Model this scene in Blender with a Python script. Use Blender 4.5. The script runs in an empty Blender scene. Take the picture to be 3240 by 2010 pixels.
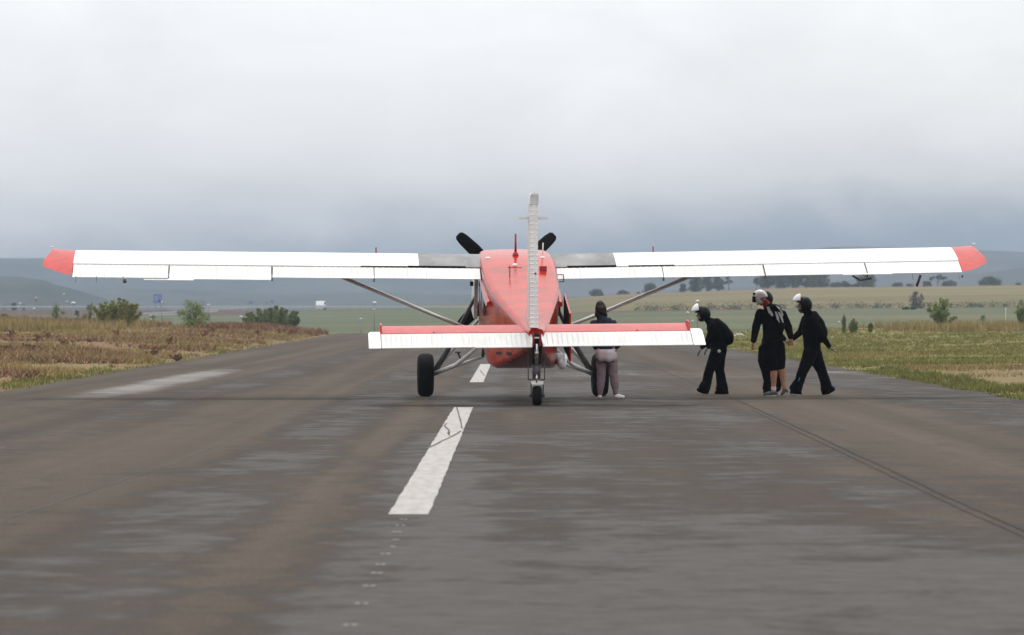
import bpy, bmesh, math, random
import numpy as np
from mathutils import Vector, Matrix, noise as mnoise
from mathutils.bvhtree import BVHTree

# ------------------------------------------------------------------ camera / view
F, CX, HY, EYE = 14260.0, 1620.0, 990.0, 1.47     # focal length in photo pixels, centre column, horizon row, eye height
scene = bpy.context.scene
COL = scene.collection
R = math.radians
cam_d = bpy.data.cameras.new('camera'); cam = bpy.data.objects.new('camera', cam_d); COL.objects.link(cam)
cam_d.sensor_width = 36.0; cam_d.lens = F / 3240 * 36
cam_d.clip_start = 0.5; cam_d.clip_end = 40000
cam.location = (0, 0, EYE); cam.rotation_euler = (R(90) - math.atan(15 / F), 0, 0)
cam_d.dof.use_dof = True; cam_d.dof.focus_distance = 75; cam_d.dof.aperture_fstop = 5.6
scene.camera = cam
scene.render.resolution_x, scene.render.resolution_y = 1024, 635
vs = scene.view_settings
vs.view_transform = 'Standard'; vs.look = 'None'; vs.gamma = 1; vs.use_curve_mapping = False; vs.exposure = 0.0
cy = scene.cycles
cy.use_denoising = True; cy.max_bounces = 6; cy.diffuse_bounces = 3; cy.glossy_bounces = 3
cy.volume_bounces = 1; cy.transparent_max_bounces = 8; cy.sample_clamp_indirect = 4.0

# ------------------------------------------------------------------ world: overcast sky
SUN_EL, SUN_AZ = R(66), R(12)          # the veiled sun stands high, a little ahead of the camera
world = bpy.data.worlds.new('World'); scene.world = world; world.use_nodes = True
nt = world.node_tree; nt.nodes.clear()
def nn(t, typ, **kw):
    n = t.nodes.new(typ)
    for k, v in kw.items(): setattr(n, k, v)
    return n
def setin(n, **kw):
    for k, v in kw.items():
        n.inputs[k.replace('_', ' ')].default_value = v
    return n
def ramp(t, stops, interp='LINEAR'):
    n = t.nodes.new('ShaderNodeValToRGB'); cr = n.color_ramp; cr.interpolation = interp
    while len(cr.elements) > 1: cr.elements.remove(cr.elements[-1])
    for i, (p, c) in enumerate(stops):
        e = cr.elements[0] if i == 0 else cr.elements.new(p)
        e.position = p; e.color = (*c, 1) if len(c) == 3 else c
    return n
def s2l(r, g, b):
    f = lambda c: (c / 255 / 12.92) if c / 255 <= 0.04045 else ((c / 255 + 0.055) / 1.055) ** 2.4
    return (f(r), f(g), f(b))
def mth(t, op, a, b=None, clamp=False):
    n = t.nodes.new('ShaderNodeMath'); n.operation = op; n.use_clamp = clamp
    for i, x in enumerate((a, b)):
        if x is None: continue
        if isinstance(x, (int, float)): n.inputs[i].default_value = x
        else: t.links.new(x, n.inputs[i])
    return n.outputs[0]
wout = nn(nt, 'ShaderNodeOutputWorld'); bg = nn(nt, 'ShaderNodeBackground'); bg.inputs['Strength'].default_value = 0.1
sky = nn(nt, 'ShaderNodeTexSky', sky_type='NISHITA', sun_disc=False)
sky.sun_elevation = SUN_EL; sky.sun_rotation = SUN_AZ
tc = nn(nt, 'ShaderNodeTexCoord'); sep = nn(nt, 'ShaderNodeSeparateXYZ'); nt.links.new(tc.outputs['Generated'], sep.inputs[0])
mp1 = nn(nt, 'ShaderNodeMapping'); mp1.inputs['Scale'].default_value = (13, 13, 24); mp1.inputs['Location'].default_value = (2.3, 0.4, 1.7)
nt.links.new(tc.outputs['Generated'], mp1.inputs[0])
n1 = nn(nt, 'ShaderNodeTexNoise'); setin(n1, Scale=1.0, Detail=6.0, Roughness=0.52, Distortion=0.35); nt.links.new(mp1.outputs[0], n1.inputs['Vector'])
mp2 = nn(nt, 'ShaderNodeMapping'); mp2.inputs['Scale'].default_value = (40, 40, 85); mp2.inputs['Location'].default_value = (7.1, 3.4, 0.2)
nt.links.new(tc.outputs['Generated'], mp2.inputs[0])
n2 = nn(nt, 'ShaderNodeTexNoise'); setin(n2, Scale=1.0, Detail=5.0, Roughness=0.55, Distortion=0.6); nt.links.new(mp2.outputs[0], n2.inputs['Vector'])
d1 = mth(nt, 'MULTIPLY', mth(nt, 'SUBTRACT', n1.outputs['Fac'], 0.5), 0.020)
d2 = mth(nt, 'MULTIPLY', mth(nt, 'SUBTRACT', n2.outputs['Fac'], 0.5), 0.008)
zz = mth(nt, 'ADD', mth(nt, 'ADD', sep.outputs['Z'], d1), d2)
zz = mth(nt, 'SUBTRACT', zz, mth(nt, 'MULTIPLY', sep.outputs['X'], 0.045))      # the cloud base hangs lower to the left
zr = mth(nt, 'DIVIDE', zz, 0.09, clamp=True)
lowramp = ramp(nt, [(0.00, (0.17, 0.225, 0.275)), (0.12, (0.20, 0.255, 0.305)), (0.19, (0.50, 0.51, 0.515)), (0.265, (0.86, 0.84, 0.82)),
                    (0.42, (0.98, 0.955, 0.935)), (0.66, (1.0, 1.0, 1.0)), (1.0, (1.0, 1.0, 1.0))], 'B_SPLINE')
nt.links.new(zr, lowramp.inputs[0])
up = mth(nt, 'MULTIPLY', mth(nt, 'SUBTRACT', sep.outputs['Z'], 0.06), 1.0, clamp=True)
upc = mth(nt, 'ADD', mth(nt, 'MULTIPLY', mth(nt, 'POWER', up, 0.6), 0.55), 1.08)  # overcast: brighter towards the zenith
vm = nn(nt, 'ShaderNodeVectorMath', operation='SCALE'); nt.links.new(lowramp.outputs[0], vm.inputs[0]); nt.links.new(upc, vm.inputs['Scale'])
mp3 = nn(nt, 'ShaderNodeMapping'); mp3.inputs['Scale'].default_value = (16, 16, 44); mp3.inputs['Location'].default_value = (1.3, 9.4, 4.2)
nt.links.new(tc.outputs['Generated'], mp3.inputs[0])
n3 = nn(nt, 'ShaderNodeTexNoise'); setin(n3, Scale=1.0, Detail=7.0, Roughness=0.55, Distortion=0.5); nt.links.new(mp3.outputs[0], n3.inputs['Vector'])
lump = mth(nt, 'ADD', 8.5, mth(nt, 'MULTIPLY', n3.outputs['Fac'], 3.6))            # soft lumps in the cloud deck
vm2 = nn(nt, 'ShaderNodeVectorMath', operation='SCALE'); nt.links.new(vm.outputs[0], vm2.inputs[0]); nt.links.new(lump, vm2.inputs['Scale'])
mixw = nn(nt, 'ShaderNodeMix', data_type='RGBA'); mixw.inputs['Factor'].default_value = 0.97
nt.links.new(sky.outputs[0], mixw.inputs[6]); nt.links.new(vm2.outputs[0], mixw.inputs[7])
nt.links.new(mixw.outputs[2], bg.inputs['Color']); nt.links.new(bg.outputs[0], wout.inputs['Surface'])

sun_d = bpy.data.lights.new('sun', 'SUN'); sun_d.energy = 1.5; sun_d.angle = R(14); sun_d.color = (1.0, 0.965, 0.92)
sun = bpy.data.objects.new('sun', sun_d); COL.objects.link(sun)
sdir = Vector((math.sin(SUN_AZ) * math.cos(SUN_EL), math.cos(SUN_AZ) * math.cos(SUN_EL), math.sin(SUN_EL)))
sun.rotation_euler = sdir.to_track_quat('Z', 'Y').to_euler(); sun.location = (0, 40, 60)

# ------------------------------------------------------------------ materials
def mat(name, col, rough=0.6, spec=0.5, metal=0.0, coat=0.0, var=0.0, vscale=6.0, bump=0.0, bscale=60.0, col2=None, stretch=(1, 1, 1), island=0.0, detail=5.0, trans=0.0):
    m = bpy.data.materials.new(name); m.use_nodes = True; t = m.node_tree
    b = t.nodes['Principled BSDF']
    b.inputs['Base Color'].default_value = (*col, 1); b.inputs['Roughness'].default_value = rough
    b.inputs['Specular IOR Level'].default_value = spec; b.inputs['Metallic'].default_value = metal
    b.inputs['Coat Weight'].default_value = coat; b.inputs['Coat Roughness'].default_value = 0.12
    if trans: b.inputs['Transmission Weight'].default_value = trans
    src = None
    if var > 0 or col2 or bump:
        c = nn(t, 'ShaderNodeTexCoord'); mp = nn(t, 'ShaderNodeMapping'); mp.inputs['Scale'].default_value = stretch
        t.links.new(c.outputs['Object'], mp.inputs[0])
    if var > 0 or col2:
        n = nn(t, 'ShaderNodeTexNoise'); setin(n, Scale=vscale, Detail=detail, Roughness=0.6); t.links.new(mp.outputs[0], n.inputs['Vector'])
        c2 = col2 or tuple(x * (1 - var) for x in col)
        c1 = col if col2 else tuple(min(1, x * (1 + var * 0.6)) for x in col)
        rp = ramp(t, [(0.32, c2), (0.68, c1)]); t.links.new(n.outputs['Fac'], rp.inputs[0]); src = rp.outputs[0]
    if island > 0:
        g = nn(t, 'ShaderNodeNewGeometry'); mr = nn(t, 'ShaderNodeMapRange')
        mr.inputs['To Min'].default_value = 1 - island; mr.inputs['To Max'].default_value = 1 + island
        t.links.new(g.outputs['Random Per Island'], mr.inputs['Value'])
        v = nn(t, 'ShaderNodeVectorMath', operation='SCALE'); t.links.new(mr.outputs[0], v.inputs['Scale'])
        if src: t.links.new(src, v.inputs[0])
        else: v.inputs[0].default_value = col
        src = v.outputs[0]
    if src: t.links.new(src, b.inputs['Base Color'])
    if bump:
        nb = nn(t, 'ShaderNodeTexNoise'); setin(nb, Scale=bscale, Detail=4.0); t.links.new(mp.outputs[0], nb.inputs['Vector'])
        bp = nn(t, 'ShaderNodeBump'); bp.inputs['Strength'].default_value = bump; bp.inputs['Distance'].default_value = 0.01
        t.links.new(nb.outputs['Fac'], bp.inputs['Height']); t.links.new(bp.outputs[0], b.inputs['Normal'])
    return m

def red_paint():
    m = mat('red_paint', (0.40, 0.008, 0.006), rough=0.2, spec=0.16, coat=0.0)
    t = m.node_tree; b = t.nodes['Principled BSDF']
    c = nn(t, 'ShaderNodeTexCoord'); s = nn(t, 'ShaderNodeSeparateXYZ'); t.links.new(c.outputs['Object'], s.inputs[0])
    n = nn(t, 'ShaderNodeTexNoise'); setin(n, Scale=2.2, Detail=6.0, Roughness=0.65); t.links.new(c.outputs['Object'], n.inputs['Vector'])
    rp = ramp(t, [(0.30, (0.22, 0.014, 0.003)), (0.55, (0.42, 0.019, 0.005)), (0.75, (0.48, 0.030, 0.010))]); t.links.new(n.outputs['Fac'], rp.inputs[0])
    # riveted skin joints every 0.62 m along the fuselage
    fr = mth(t, 'FRACT', mth(t, 'DIVIDE', s.outputs['Y'], 0.62)); ln = mth(t, 'LESS_THAN', fr, 0.022)
    mx = nn(t, 'ShaderNodeMix', data_type='RGBA'); t.links.new(mth(t, 'MULTIPLY', ln, 0.55), mx.inputs['Factor'])
    t.links.new(rp.outputs[0], mx.inputs[6]); mx.inputs[7].default_value = (0.16, 0.006, 0.008, 1)
    t.links.new(mx.outputs[2], b.inputs['Base Color'])
    b.inputs['Specular Tint'].default_value = (1.0, 0.30, 0.20, 1)
    mr = nn(t, 'ShaderNodeMapRange'); mr.inputs['To Min'].default_value = 0.12; mr.inputs['To Max'].default_value = 0.26
    t.links.new(n.outputs['Fac'], mr.inputs['Value']); t.links.new(mr.outputs[0], b.inputs['Roughness'])
    return m

MT = {}
MT['red'] = red_paint()
MT['red_flat'] = mat('red_tip_paint', (0.46, 0.030, 0.024), rough=0.3, spec=0.3, coat=0.0, var=0.25, vscale=5)
MT['red_flat'].node_tree.nodes['Principled BSDF'].inputs['Specular Tint'].default_value = (1.0, 0.48, 0.40, 1)
MT['white'] = mat('white_wing_paint', (0.78, 0.78, 0.78), rough=0.38, coat=0.1, var=0.05, vscale=1.5)
MT['white_worn'] = mat('worn_white_paint', (0.57, 0.565, 0.55), rough=0.42, var=0.12, vscale=4, stretch=(1, 0.3, 0.3))
def rib_shade(m, step, k=0.13):  # shade beside the corrugation ribs, painted as darker stripes in the base colour
    t = m.node_tree; b = t.nodes['Principled BSDF']; src = b.inputs['Base Color'].links[0].from_socket
    c = nn(t, 'ShaderNodeTexCoord'); sp_ = nn(t, 'ShaderNodeSeparateXYZ'); t.links.new(c.outputs['Object'], sp_.inputs[0])
    f = mth(t, 'LESS_THAN', mth(t, 'FRACT', mth(t, 'DIVIDE', sp_.outputs['X'], step)), 0.16)
    v = nn(t, 'ShaderNodeVectorMath', operation='SCALE'); t.links.new(src, v.inputs[0]); t.links.new(mth(t, 'SUBTRACT', 1.0, mth(t, 'MULTIPLY', f, k)), v.inputs['Scale']); t.links.new(v.outputs[0], b.inputs['Base Color'])
rib_shade(MT['white_worn'], 0.0795)
MT['rudder'] = mat('rudder_paint', (0.66, 0.65, 0.645), rough=0.4, var=0.08, vscale=7)
MT['walk'] = mat('grey_walkway_coating', (0.23, 0.23, 0.235), rough=0.75, var=0.45, vscale=1.6, stretch=(1, 0.5, 0.5))
MT['black_gap'] = mat('slot_shade', (0.012, 0.011, 0.011), rough=0.9, spec=0.1)  # shade of the flap slot put into a near-black colour
MT['tyre'] = mat('tyre_rubber', (0.008, 0.008, 0.008), rough=0.8, spec=0.12, var=0.3, vscale=14)
MT['rim'] = mat('wheel_rim', (0.35, 0.35, 0.36), rough=0.4, metal=0.6)
MT['steel'] = mat('grey_strut_paint', (0.72, 0.72, 0.72), rough=0.35, spec=0.5, var=0.12, vscale=9)
MT['strut'] = mat('pale_strut_metal', (0.84, 0.82, 0.79), rough=0.3, spec=0.6, metal=0.5, var=0.06, vscale=6)
MT['dark_steel'] = mat('dark_gear_paint', (0.07, 0.067, 0.07), rough=0.45, var=0.3, vscale=12)
MT['chrome'] = mat('shock_cylinder', (0.6, 0.6, 0.6), rough=0.25, metal=0.9)
MT['blade'] = mat('propeller_black', (0.005, 0.005, 0.005), rough=0.6, spec=0.1)
MT['glass'] = mat('cabin_glass', (0.03, 0.035, 0.04), rough=0.06, spec=0.6)
MT['interior'] = mat('cabin_dark', (0.02, 0.018, 0.018), rough=0.8, spec=0.2)
MT['antenna_red'] = mat('antenna_red', (0.25, 0.004, 0.016), rough=0.4)
MT['antenna_white'] = mat('antenna_white', (0.75, 0.74, 0.72), rough=0.4)
MT['balance'] = mat('dull_red_rod', (0.045, 0.012, 0.012), rough=0.6)
MT['black_suit'] = mat('black_jumpsuit', (0.0035, 0.0035, 0.004), rough=0.9, spec=0.04, var=0.4, vscale=9, bump=0.25, bscale=22)
MT['black_gear'] = mat('black_harness_cloth', (0.003, 0.003, 0.003), rough=0.85, spec=0.06, var=0.3, vscale=14, bump=0.2, bscale=40)
MT['camo'] = mat('dark_mottled_jacket', (0.008, 0.0065, 0.005), rough=0.9, spec=0.05, col2=(0.0025, 0.0025, 0.003), vscale=16, bump=0.25, bscale=22)
MT['helmet_black'] = mat('helmet_black', (0.005, 0.005, 0.006), rough=0.42, spec=0.14)
MT['helmet_white'] = mat('helmet_white', (0.78, 0.78, 0.79), rough=0.3, coat=0.2)
MT['visor'] = mat('pale_visor', (0.72, 0.73, 0.75), rough=0.16, spec=0.6)
MT['skin'] = mat('skin', (0.36, 0.17, 0.10), rough=0.55, spec=0.35, var=0.12, vscale=30)
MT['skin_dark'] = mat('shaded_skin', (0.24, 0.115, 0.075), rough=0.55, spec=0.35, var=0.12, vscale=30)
MT['glove'] = mat('grey_glove', (0.16, 0.15, 0.15), rough=0.8, var=0.4, vscale=30)
MT['hair'] = mat('dark_brown_hair', (0.014, 0.006, 0.004), rough=0.6, spec=0.3, var=0.5, vscale=40, stretch=(3, 3, 0.6))
MT['navy'] = mat('navy_jacket', (0.014, 0.019, 0.034), rough=0.8, spec=0.2, var=0.35, vscale=10, bump=0.3, bscale=20)
MT['mauve'] = mat('dusty_mauve_fabric', (0.20, 0.15, 0.165), rough=0.9, spec=0.15, var=0.18, vscale=12, bump=0.3, bscale=18)
MT['mauve_pale'] = mat('pale_mauve_fabric', (0.42, 0.355, 0.38), rough=0.9, spec=0.15, var=0.12, vscale=12, bump=0.25, bscale=18)
MT['shoe_white'] = mat('white_shoe', (0.62, 0.58, 0.58), rough=0.6, var=0.1, vscale=30)
MT['sneaker'] = mat('green_grey_sneaker', (0.045, 0.065, 0.045), rough=0.7, col2=(0.02, 0.025, 0.05), vscale=22)
MT['sole'] = mat('pale_shoe_sole', (0.42, 0.40, 0.40), rough=0.7)
MT['sock'] = mat('pale_sock', (0.55, 0.47, 0.49), rough=0.9)
MT['red_cloth'] = mat('red_collar', (0.30, 0.006, 0.010), rough=0.8)
MT['mark_white'] = mat('reflective_white_mark', (0.55, 0.56, 0.57), rough=0.6)
MT['blue_detail'] = mat('blue_detail', (0.01, 0.12, 0.28), rough=0.6)
MT['bark'] = mat('bark', (0.07, 0.052, 0.04), rough=0.9, var=0.4, vscale=9)
MT['leaf_a'] = mat('shrub_leaves_olive', (0.30, 0.295, 0.085), rough=0.65, spec=0.3, col2=(0.13, 0.145, 0.05), vscale=1.3, island=0.45)
MT['leaf_b'] = mat('shrub_leaves_green', (0.23, 0.28, 0.075), rough=0.65, spec=0.3, col2=(0.10, 0.14, 0.045), vscale=1.3, island=0.45)
MT['leaf_c'] = mat('shrub_leaves_grey_green', (0.20, 0.235, 0.10), rough=0.7, spec=0.25, col2=(0.11, 0.14, 0.065), vscale=1.3, island=0.4)
MT['leaf_oak'] = mat('oak_leaves', (0.075, 0.095, 0.045), rough=0.7, spec=0.25, col2=(0.035, 0.048, 0.027), vscale=0.5, island=0.4)
MT['leaf_pine'] = mat('pine_needles', (0.075, 0.105, 0.055), rough=0.7, spec=0.2, col2=(0.04, 0.06, 0.036), vscale=0.5, island=0.4)
MT['leaf_dead'] = mat('brittle_twigs', (0.085, 0.078, 0.066), rough=0.9, spec=0.1, var=0.3, vscale=1, island=0.35)
MT['brush'] = mat('dark_brush', (0.028, 0.024, 0.028), rough=0.9, spec=0.1, island=0.4)
MT['weed'] = mat('yellow_green_weed', (0.155, 0.165, 0.04), rough=0.7, spec=0.2, island=0.35)
MT['straw'] = mat('straw_grass', (0.34, 0.265, 0.115), rough=0.85, spec=0.1, col2=(0.20, 0.155, 0.068), vscale=0.12, island=0.35)
MT['grass'] = mat('green_grass', (0.215, 0.205, 0.064), rough=0.8, spec=0.15, col2=(0.115, 0.124, 0.038), vscale=0.15, island=0.4)
MT['redweed'] = mat('rusty_weeds', (0.245, 0.15, 0.092), rough=0.9, spec=0.1, col2=(0.16, 0.098, 0.062), vscale=0.2, island=0.45)
MT['galv'] = mat('galvanised_rail', (0.42, 0.43, 0.44), rough=0.5, metal=0.3)
MT['pole'] = mat('grey_pole', (0.20, 0.20, 0.21), rough=0.6)
MT['sign_blue'] = mat('blue_sign_face', (0.012, 0.085, 0.36), rough=0.45, var=0.15, vscale=1)
MT['sign_grey'] = mat('grey_sign_back', (0.24, 0.25, 0.26), rough=0.6)
MT['sign_white'] = mat('white_sign_paint', (0.75, 0.75, 0.75), rough=0.5)
MT['lamp_white'] = mat('white_lamp_dome', (0.78, 0.77, 0.74), rough=0.4)
MT['van'] = mat('white_van_paint', (0.75, 0.76, 0.77), rough=0.35, coat=0.3)
MT['rock'] = mat('pale_rubble', (0.42, 0.40, 0.38), rough=0.9, var=0.3, vscale=3, bump=0.5, bscale=8)
MT['tar'] = mat('tar_seam', (0.034, 0.030, 0.028), rough=0.9, spec=0.05, col2=(0.06, 0.050, 0.043), vscale=9, detail=8)
MT['crack'] = mat('crack_filler', (0.06, 0.053, 0.052), rough=0.8, var=0.4, vscale=10)
MT['paint'] = mat('worn_road_paint', (0.39, 0.37, 0.352), rough=0.7, spec=0.2, col2=(0.29, 0.27, 0.255), vscale=2.6, stretch=(4, 0.5, 1), detail=11, bump=0.2, bscale=90)
MT['hill'] = mat('wooded_hillside', (0.020, 0.028, 0.02), rough=0.95, spec=0.05, col2=(0.065, 0.072, 0.062), vscale=0.012, detail=10, stretch=(1, 0.4, 2.0))

def asphalt():
    m = bpy.data.materials.new('weathered_damp_asphalt'); m.use_nodes = True; t = m.node_tree; b = t.nodes['Principled BSDF']
    c = nn(t, 'ShaderNodeTexCoord'); s = nn(t, 'ShaderNodeSeparateXYZ'); t.links.new(c.outputs['Object'], s.inputs[0])
    X, Y = s.outputs['X'], s.outputs['Y']
    def noise(scale, detail=5.0, rough=0.6, stretch=(1, 1, 1), dist=0.0):
        mp = nn(t, 'ShaderNodeMapping'); mp.inputs['Scale'].default_value = stretch; t.links.new(c.outputs['Object'], mp.inputs[0])
        n = nn(t, 'ShaderNodeTexNoise'); setin(n, Scale=scale, Detail=detail, Roughness=rough, Distortion=dist); t.links.new(mp.outputs[0], n.inputs['Vector'])
        return n.outputs['Fac']
    def band(v, centre, half, soft):       # 1 inside |v-centre|<half, fading over soft
        d = mth(t, 'ABSOLUTE', mth(t, 'SUBTRACT', v, centre))
        mr = nn(t, 'ShaderNodeMapRange', interpolation_type='SMOOTHSTEP'); mr.inputs['From Min'].default_value = half + soft; mr.inputs['From Max'].default_value = half
        t.links.new(d, mr.inputs['Value']); return mr.outputs[0]
    big = noise(0.30, 8, 0.66, (1.0, 0.30, 1), 0.3); mid = noise(1.15, 9, 0.74, (1, 0.9, 1), 0.3); fine = noise(3.4, 8, 0.76); grain = noise(38, 5, 0.8, (1, .35, 1))
    long = noise(1.1, 3, 0.5, (1, 0.01, 1))
    wav = mth(t, 'ADD', mth(t, 'MULTIPLY', mth(t, 'SUBTRACT', big, 0.5), 2.4), mth(t, 'MULTIPLY', mth(t, 'SUBTRACT', mid, 0.5), 2.6))
    # damp lanes: along the centre line, right of it, at the left joint and along the left puddle
    wet = mth(t, 'MULTIPLY', band(X, -0.72, 0.15, 0.75), 0.55)
    wet = mth(t, 'ADD', wet, mth(t, 'MULTIPLY', band(X, 1.7, 0.9, 1.8), 0.42))
    wet = mth(t, 'ADD', wet, mth(t, 'MULTIPLY', band(X, -2.35, 0.25, 0.7), 0.42))
    wet = mth(t, 'ADD', wet, mth(t, 'MULTIPLY', band(X, 7.4, 0.7, 1.2), 0.40))
    wet = mth(t, 'ADD', wet, mth(t, 'MULTIPLY', band(X, -5.6, 0.25, 0.8), 0.32))
    near = band(Y, 18, 6, 9)                                                          # damp patch closest to the camera on the right
    right = nn(t, 'ShaderNodeMapRange', interpolation_type='SMOOTHSTEP'); right.inputs['From Min'].default_value = -0.9; right.inputs['From Max'].default_value = 0.0
    t.links.new(X, right.inputs['Value'])
    wet = mth(t, 'ADD', wet, mth(t, 'MULTIPLY', mth(t, 'MULTIPLY', near, right.outputs[0]), 0.35))
    wet = mth(t, 'ADD', wet, mth(t, 'MULTIPLY', wav, 0.75))
    def smo(v, a, bb):
        q = nn(t, 'ShaderNodeMapRange', interpolation_type='SMOOTHSTEP'); q.inputs['From Min'].default_value = a; q.inputs['From Max'].default_value = bb
        t.links.new(v, q.inputs['Value']); return q.outputs[0]
    damp = smo(wet, 0.02, 0.50); W = mth(t, 'MULTIPLY', smo(wet, 0.16, 0.66), mth(t, 'ADD', 0.70, mth(t, 'MULTIPLY', smo(fine, 0.30, 0.66), 0.35)))
    pud = mth(t, 'MULTIPLY', band(X, -7.35, 0.15, 0.95), band(Y, 98, 10, 20))
    pud2 = mth(t, 'MULTIPLY', band(X, 5.0, 3.0, 3.0), band(Y, 108, 3, 9))
    pud = mth(t, 'ADD', pud, mth(t, 'MULTIPLY', pud2, 0.5))
    pm = nn(t, 'ShaderNodeMapRange', interpolation_type='SMOOTHSTEP'); pm.inputs['From Min'].default_value = 0.3; pm.inputs['From Max'].default_value = 1.1
    t.links.new(mth(t, 'ADD', pud, mth(t, 'MULTIPLY', wav, 0.55)), pm.inputs['Value']); P = pm.outputs[0]
    dry = ramp(t, [(0.36, (0.056, 0.046, 0.037)), (0.5, (0.079, 0.065, 0.052)), (0.64, (0.104, 0.086, 0.070))])
    t.links.new(mth(t, 'ADD', mth(t, 'MULTIPLY', fine, 0.28), mth(t, 'ADD', mth(t, 'MULTIPLY', long, 0.50), mth(t, 'MULTIPLY', mid, 0.22))), dry.inputs[0])
    mx = nn(t, 'ShaderNodeMix', data_type='RGBA'); t.links.new(mth(t, 'MULTIPLY', damp, 0.92), mx.inputs['Factor']); t.links.new(dry.outputs[0], mx.inputs[6]); mx.inputs[7].default_value = (0.031, 0.026, 0.0235, 1)
    gr = nn(t, 'ShaderNodeMapRange'); gr.inputs['To Min'].default_value = 0.60; gr.inputs['To Max'].default_value = 1.40; gr.inputs['From Min'].default_value = 0.25; gr.inputs['From Max'].default_value = 0.75
    t.links.new(grain, gr.inputs['Value'])
    v = nn(t, 'ShaderNodeVectorMath', operation='SCALE'); t.links.new(mx.outputs[2], v.inputs[0]); t.links.new(gr.outputs[0], v.inputs['Scale'])
    t.links.new(v.outputs[0], b.inputs['Base Color'])
    rg = mth(t, 'SUBTRACT', 0.92, mth(t, 'MULTIPLY', W, 0.27)); rg = mth(t, 'SUBTRACT', rg, mth(t, 'MULTIPLY', P, 0.42))
    t.links.new(rg, b.inputs['Roughness'])
    sp = mth(t, 'ADD', 0.04, mth(t, 'MULTIPLY', W, 0.15)); sp = mth(t, 'ADD', sp, mth(t, 'MULTIPLY', P, 0.34)); t.links.new(sp, b.inputs['Specular IOR Level'])
    bp = nn(t, 'ShaderNodeBump'); bp.inputs['Strength'].default_value = 0.25; bp.inputs['Distance'].default_value = 0.004
    t.links.new(grain, bp.inputs['Height']); t.links.new(bp.outputs[0], b.inputs['Normal'])
    return m
MT['asphalt'] = asphalt()

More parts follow.
